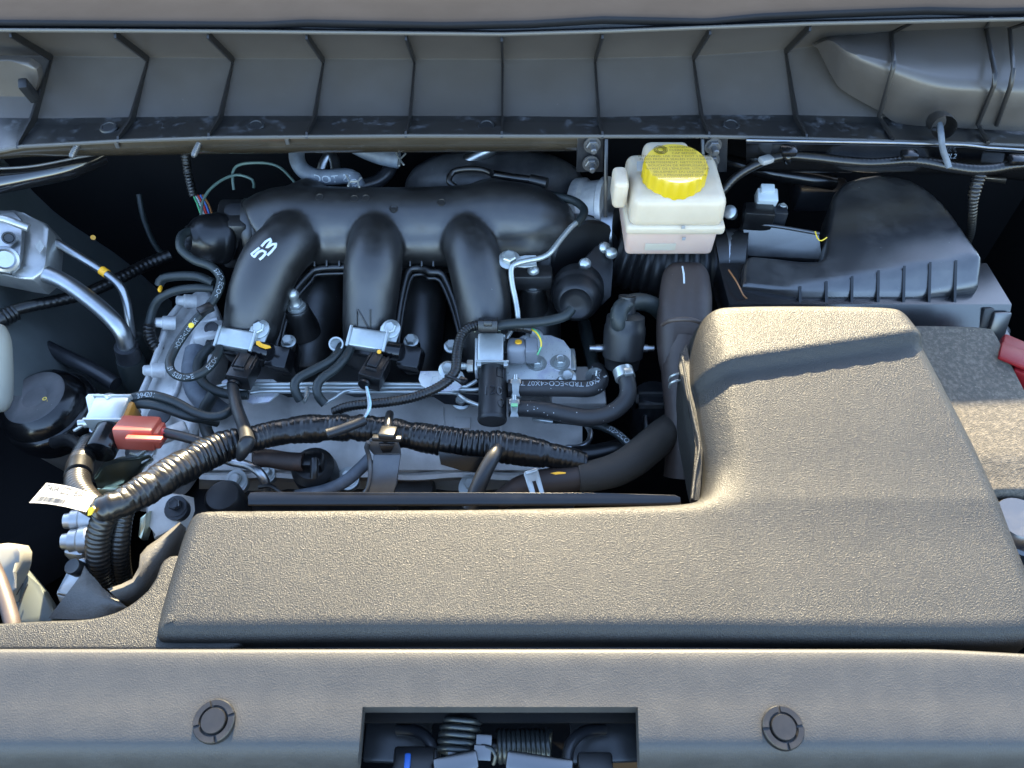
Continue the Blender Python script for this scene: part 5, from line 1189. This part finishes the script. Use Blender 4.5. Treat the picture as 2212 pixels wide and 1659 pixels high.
tube('thick_pipe', [(60, 586, .03, 22), (92, 590, .028, 20), (140, 610, .024, 18), (195, 648, .014, 18), (240, 688, .002, 18), (266, 722, -.012, 18), (274, 752, -.03, 18), (278, 775, -.045, 18)], 18, 'alu', ac, sides=20)
tube('thin_pipe', [(98, 515, .04), (120, 523, .036), (165, 550, .028), (225, 588, .016), (258, 616, .008), (272, 648, -.004), (279, 690, -.02), (286, 730, -.04)], 9, 'alu', ac, sides=16)
tube('yellow_band', [(219, 583.5, .0172), (231, 592, .0148)], 10, 'orange_paint', ac, sides=16)
tube('crimp_sleeve', [(272, 748, -.026, 24), (276, 762, -.036, 25), (284, 782, -.05, 26)], 24, 'dark_metal', ac, sides=22)
tube('rubber_end', [(280, 775, -.045, 28), (292, 805, -.065, 30), (306, 840, -.09, 30)], 30, 'rubber', ac, sides=20)
tube('rubber_end', [(288, 728, -.04, 17), (304, 755, -.06, 20), (322, 790, -.085, 20)], 20, 'rubber', ac, sides=18)
lh = thing('wing_harness', 'taped black harness running along the left wall behind the pipes', 'wiring harness', W(120, 660, -.03))
tube('trunk', [(-40, 705, .0), (0, 690, .0), (28, 672, -.002), (70, 660, -.006), (130, 648, -.014), (190, 632, -.022), (260, 600, -.03), (320, 570, -.035), (370, 550, -.035)], 13, 'tape', lh, sides=16, corr=(.006, .05), rnd=.05)
tube('wrap', [(-30, 702, .002, 17), (0, 690, .002, 19), (34, 674, .0, 17)], 18, 'tape', lh, sides=16, corr=(.004, .07))
tube('lead', [(300, 420, .0), (310, 470, -.02), (330, 520, -.035), (352, 552, -.035)], 6, 'rubber', lh)
sh_ = thing('sensor_leads', 'pair of black sleeved leads looping beside the timing cover', 'wire lead', W(380, 630, -.02))
tube('sleeve', [(462, 612, .016), (430, 598, .018), (390, 596, .016), (352, 602, .01), (344, 615, .004)], 10, 'rubber', sh_)
tube('sleeve', [(462, 624, .012), (425, 622, .014), (380, 628, .01), (345, 645, .002), (330, 670, -.01), (322, 700, -.02)], 9, 'rubber', sh_)
MB().box(W(346, 624, .012), (.003, .007, .004), None, .0008).build('yellow_tab', 'orange_paint', sh_)
tube('braid', [(322, 700, -.02), (325, 730, -.03), (345, 760, -.04)], 12, 'conduit', sh_, corr=(.004, .1))
# deep left: cross bar and tray seen below the harness
cb_ = thing('tray_bracket', 'dark pressed steel tray bracket below the left harness', 'bracket', W(100, 770, -.1))
tube('bar', [(-30, 700, -.05), (40, 720, -.055), (120, 760, -.06), (200, 800, -.065), (250, 830, -.07)], 16, 'dark_metal', cb_)
tube('edge_strip', [(-10, 765, -.06), (50, 790, -.065), (110, 820, -.07)], 3, 'steel_bracket', cb_)
for px, py in ((50, 765), (100, 790)): tube('rung', [(px, py - 12, -.06), (px - 8, py + 26, -.066)], 4, 'dark_metal', cb_)
wt_ = thing('coolant_tank', 'white coolant tank standing left of the engine mount', 'tank', W(0, 880, -.05))
tube('tank_body', [(-16, 715, .04, 26), (-10, 740, .035, 30), (-6, 800, .015, 30), (-6, 860, -.005, 29), (-10, 880, -.012, 22)], 30, 'tank_white', wt_, sides=28)
sd_ = thing('suspension_tower', 'black domed suspension tower below the engine mount', 'suspension tower', W(40, 1150, -.2))
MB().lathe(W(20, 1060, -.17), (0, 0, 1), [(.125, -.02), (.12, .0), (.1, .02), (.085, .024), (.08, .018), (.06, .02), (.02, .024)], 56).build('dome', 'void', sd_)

# washer tank, hose and brackets at the lower left
wk = thing('washer_tank', 'translucent washer tank with white filler at the lower left', 'tank', W(20, 1320, -.05))
plate('filler_wall', [(-60, 1180, .01), (10, 1172, .01), (36, 1176, .01), (44, 1190, .008), (42, 1215, .004), (36, 1235, 0), (20, 1270, -.004), (18, 1300, -.008), (-60, 1300, -.008)], .016, 'tank_white', wk, bev=.005)
plate('tank_body', [(18, 1275, -.014), (38, 1232, -.012), (52, 1222, -.014), (86, 1265, -.02), (120, 1320, -.028), (110, 1350, -.03), (20, 1350, -.025)], .03, 'tank_tint', wk, bev=.003)
for q in ([(36, 1285, -.0135), (50, 1260, -.0125)], [(38, 1315, -.017), (60, 1262, -.0135)]): tube('level_line', q, 1.2, 'ink', wk)
tube('drain_hose', [(-20, 1215, .02), (-4, 1250, .022), (12, 1295, .024), (26, 1345, .024), (30, 1380, .022)], 16, 'brown_rubber', None, label='brown rubber hose crossing in front of the washer tank', cat='hose')
ba = thing('support_bracket', 'pale aluminium support bracket with black headed bolt at the lower left', 'bracket', W(155, 1290, -.03))
plate('arm', [(152, 1218, .008), (160, 1210, .01), (176, 1205, .01), (188, 1208, .008), (182, 1238, .006), (168, 1244, .006), (158, 1292, -.002), (120, 1284, -.002), (122, 1276, 0)], .008, 'alu_block', ba, bev=.002)
plate('foot', [(120, 1284, -.003), (158, 1292, -.003), (154, 1318, -.012), (142, 1323, -.013), (132, 1312, -.012)], .006, 'alu_block', ba, bev=.002)
c = W(143, 1311, -.0095); MB().lathe(c, (0, -.5, 1), [(.0058, -.002), (.0055, .0006), (.002, .0006)], 18).build('hole', 'rust_rubber', ba)
c = W(167, 1228, .008); MB().lathe(c, (-.1, -.2, 1), [(.0062, -.002), (.0062, .006), (.0056, .0072), (.0035, .0068)], 24).build('bolt', 'plastic_soft', ba)
sg = thing('tensioner_stub', 'pale cast tensioner studs projecting left of the harness branches', 'engine casting', W(170, 1170, -.05))
for px, py in ((168, 1166), (172, 1122)):
    c = W(px + 18, py, -.02); MB().lathe(c, (-1, -.15, .1), [(.0125, -.012), (.0115, .004), (.0095, .006), (.0095, .012), (.007, .013), (.0065, .018), (.004, .019)], 24).build('stud', 'alu_block', sg)
MB().box(W(200, 1160, -.035), (.02, .05, .03), (0, 0, -8), .006).build('web', 'alu_block', sg)
ps = thing('pump_casting', 'dark cast bracket beside the harness branches behind the grained cover', 'engine casting', W(350, 1100, -.06))
plate('flange', [(310, 1085, -.02), (352, 1062, -.016), (392, 1068, -.016), (394, 1098, -.018), (378, 1140, -.026), (330, 1165, -.034), (326, 1130, -.028)], .02, 'cast_dark', ps, bev=.003)
plate('bright_edge', [(300, 1118, -.02), (318, 1104, -.018), (312, 1140, -.024), (304, 1168, -.03), (296, 1160, -.03)], .01, 'zinc_yellow', ps, bev=.003)
# fibre shields lit by the sun
fs_ = thing('splash_shield', 'curved black fibre shield tucked behind the left end of the grained cover', 'shield', W(310, 1250, -.03))
rows = []
for t, z in ((0, .02), (.15, .026), (.4, .022), (.7, .012), (1, -.004)):
    A_ = [(388, 1128), (372, 1140), (340, 1165), (318, 1180), (303, 1198), (300, 1225), (286, 1250), (262, 1262), (232, 1272)]
    Z_ = [(402, 1140), (392, 1180), (372, 1220), (356, 1248), (340, 1270), (322, 1288), (300, 1302), (284, 1310), (272, 1312)]
    rows.append([W(a[0] + (c[0] - a[0]) * t, a[1] + (c[1] - a[1]) * t, z) for a, c in zip(A_, Z_)])
grid_mesh('sheet', rows, 'shield', fs_, ang=80)
f2 = thing('fan_shroud_flap', 'grey fan shroud flap standing beside the pale support bracket', 'shroud flap', W(200, 1310, -.02))
rows = []
for t, z in ((0, .012), (.3, .018), (.6, .016), (1, .008)):
    A_ = [(176, 1240), (182, 1222), (192, 1236), (208, 1252), (222, 1270), (250, 1292), (276, 1312)]
    Z_ = [(104, 1336), (150, 1338), (176, 1338), (200, 1338), (222, 1335), (250, 1326), (278, 1314)]
    rows.append([W(a[0] + (c[0] - a[0]) * t, a[1] + (c[1] - a[1]) * t, z) for a, c in zip(A_, Z_)])
grid_mesh('sheet', rows, 'shield', f2, ang=80)

# ------------------------------------------------------------------ harness under the cowl on the right
rh = thing('cowl_harness', 'glossy black harness clipped along the body rail on the battery side', 'wiring harness', W(1900, 350, .05))
_, HPp = tube('trunk', [(1548, 430, 0.074, 8), (1562, 412, 0.082, 9), (1588, 384, 0.094, 9), (1634, 356, 0.108, 9), (1690, 338, 0.117, 10), (1750, 340, 0.119, 11), (1820, 348, 0.119, 11), (1875, 352, 0.120, 10), (1920, 350, 0.121, 10), (1963, 347, 0.122, 11), (2010, 352, 0.121, 11), (2050, 360, 0.120, 11), (2100, 367, 0.119, 12), (2140, 366, 0.119, 12), (2180, 359, 0.120, 12), (2240, 352, 0.121, 12)], 10, 'tape', rh, sides=16, corr=(.0042, .04), rnd=.08)
tube('branch', [(2118, 372, 0.117, 14), (2112, 390, 0.110, 13), (2106, 412, 0.102, 12), (2102, 440, 0.090, 9), (2100, 475, 0.072, 8), (2096, 505, 0.052, 8), (2088, 525, 0.032, 8)], 9, 'conduit', rh, corr=(.0036, .09))
for px, py in ((1703, 326), (1964, 334), (2196, 345)):
    c = WY(px, py, .636); MB().box(c, (.016, .012, .007), (10, 0, 0), .003).build('clip', 'gloss_black', rh)
tube('clip_band', [(1700, 330, .124), (1701, 340, .122), (1702, 348, .116)], 8, 'gloss_black', rh)
MB().box(W(1655, 345, .116), (.014, .01, .006), (0, 0, 25), .002).build('tape_tag', 'paper', rh)
tube('body_pipe', [(1560, 345, .06), (1600, 356, .06), (1660, 372, .058), (1760, 388, .055), (1800, 395, .05)], 16, 'gloss_black', None, label='dark glossy pipe behind the harness above the air filter box', cat='pipe')
MB().box(W(1770, 420, .02), (.06, .03, .03), None, .005).build('fuse_box', 'dark_metal', None, label='dark box in the shadow between air filter lid and body rail', cat='box')

# ------------------------------------------------------------------ hood latch in the front opening
hl = thing('hood_latch', 'hood latch with two coil springs inside the radiator cover opening', 'hood latch', W(1080, 1630, -.06))
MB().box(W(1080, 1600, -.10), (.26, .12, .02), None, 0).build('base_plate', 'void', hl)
MB().box(W(1080, 1538, -.03), (.22, .012, .05), (20, 0, 0), .003).build('wall_plate', 'void', hl)  # both plates near-black, painting in the shade of the latch opening
def coil(name, c, ax, r, wire, pitch, n, parent, m='spring'):
    mt = axes(ax); P = []
    for i in range(int(n * 14) + 1):
        a = 2 * pi * i / 14; P.append((V(c) + mt @ V((r * cos(a), r * sin(a), pitch * i / 14)), wire))
    return MB().tube(P, 8).build(name, m, parent, ang=80)
c0 = W(1076, 1612, -.028); coil('torsion_spring', c0, (1, 0, 0), 31 * mpp(c0), .0019, .0034, 11, hl)
c1 = W(985, 1632, -.02); coil('return_spring', c1, (.15, 1, .2), 40 * mpp(c1), .0021, .0046, 5, hl)
tube('spring_leg', [(1066, 1650, -.02), (1070, 1632, -.015), (1060, 1616, -.012), (1040, 1612, -.012)], 5, 'spring', hl)
tube('pivot', [(1010, 1612, -.03), (1150, 1612, -.03)], 16, 'dark_metal', hl)
for s, x0 in ((1, 890), (-1, 1275)):
    tube('arm', [(x0 - 30 * s, 1575, -.03), (x0 + 10 * s, 1580, -.024), (x0 + 36 * s, 1598, -.02), (x0 + 48 * s, 1625, -.02), (x0 + 50 * s, 1665, -.02)], 13, 'dark_metal', hl, sides=12)
    MB().box(W(x0 - 30 * s, 1600, -.05), (.05, .03, .01), (10, 8 * s, 0), .003).build('arm_plate', 'dark_metal', hl)
for px, py, s in ((1045, 1601, .011), (1042, 1626, .012), (978, 1626, .007), (978, 1574, .006)): MB().box(W(px, py, -.012), (s, s * .8, .002), (15, 10, 0), .0006).build('bright_tab', 'chrome', hl)
MB().box(W(985, 1650, -.008), (.03, .012, .008), (10, 0, 12), .002).build('striker_guide', 'chrome', hl)
MB().box(W(1165, 1652, -.008), (.045, .012, .008), (10, 0, -8), .002).build('striker_guide', 'chrome', hl)
for px in (985, 1030):
    c = W(px, 1546, -.012); MB().lathe(c, (0, -.7, .7), [(.006, -.002), (.006, .002), (.003, .003)], 18).build('rivet', 'dark_metal', hl)
MB().box(W(895, 1650, -.02), (.028, .02, .014), None, .002).build('switch', 'plastic', hl)
MB().box(W(880, 1648, -.012), (.004, .012, .004), None, .001).build('blue_lock', 'blue', hl)
MB().box(W(1285, 1652, -.02), (.024, .014, .012), None, .002).build('cable_end', 'plastic_soft', hl)
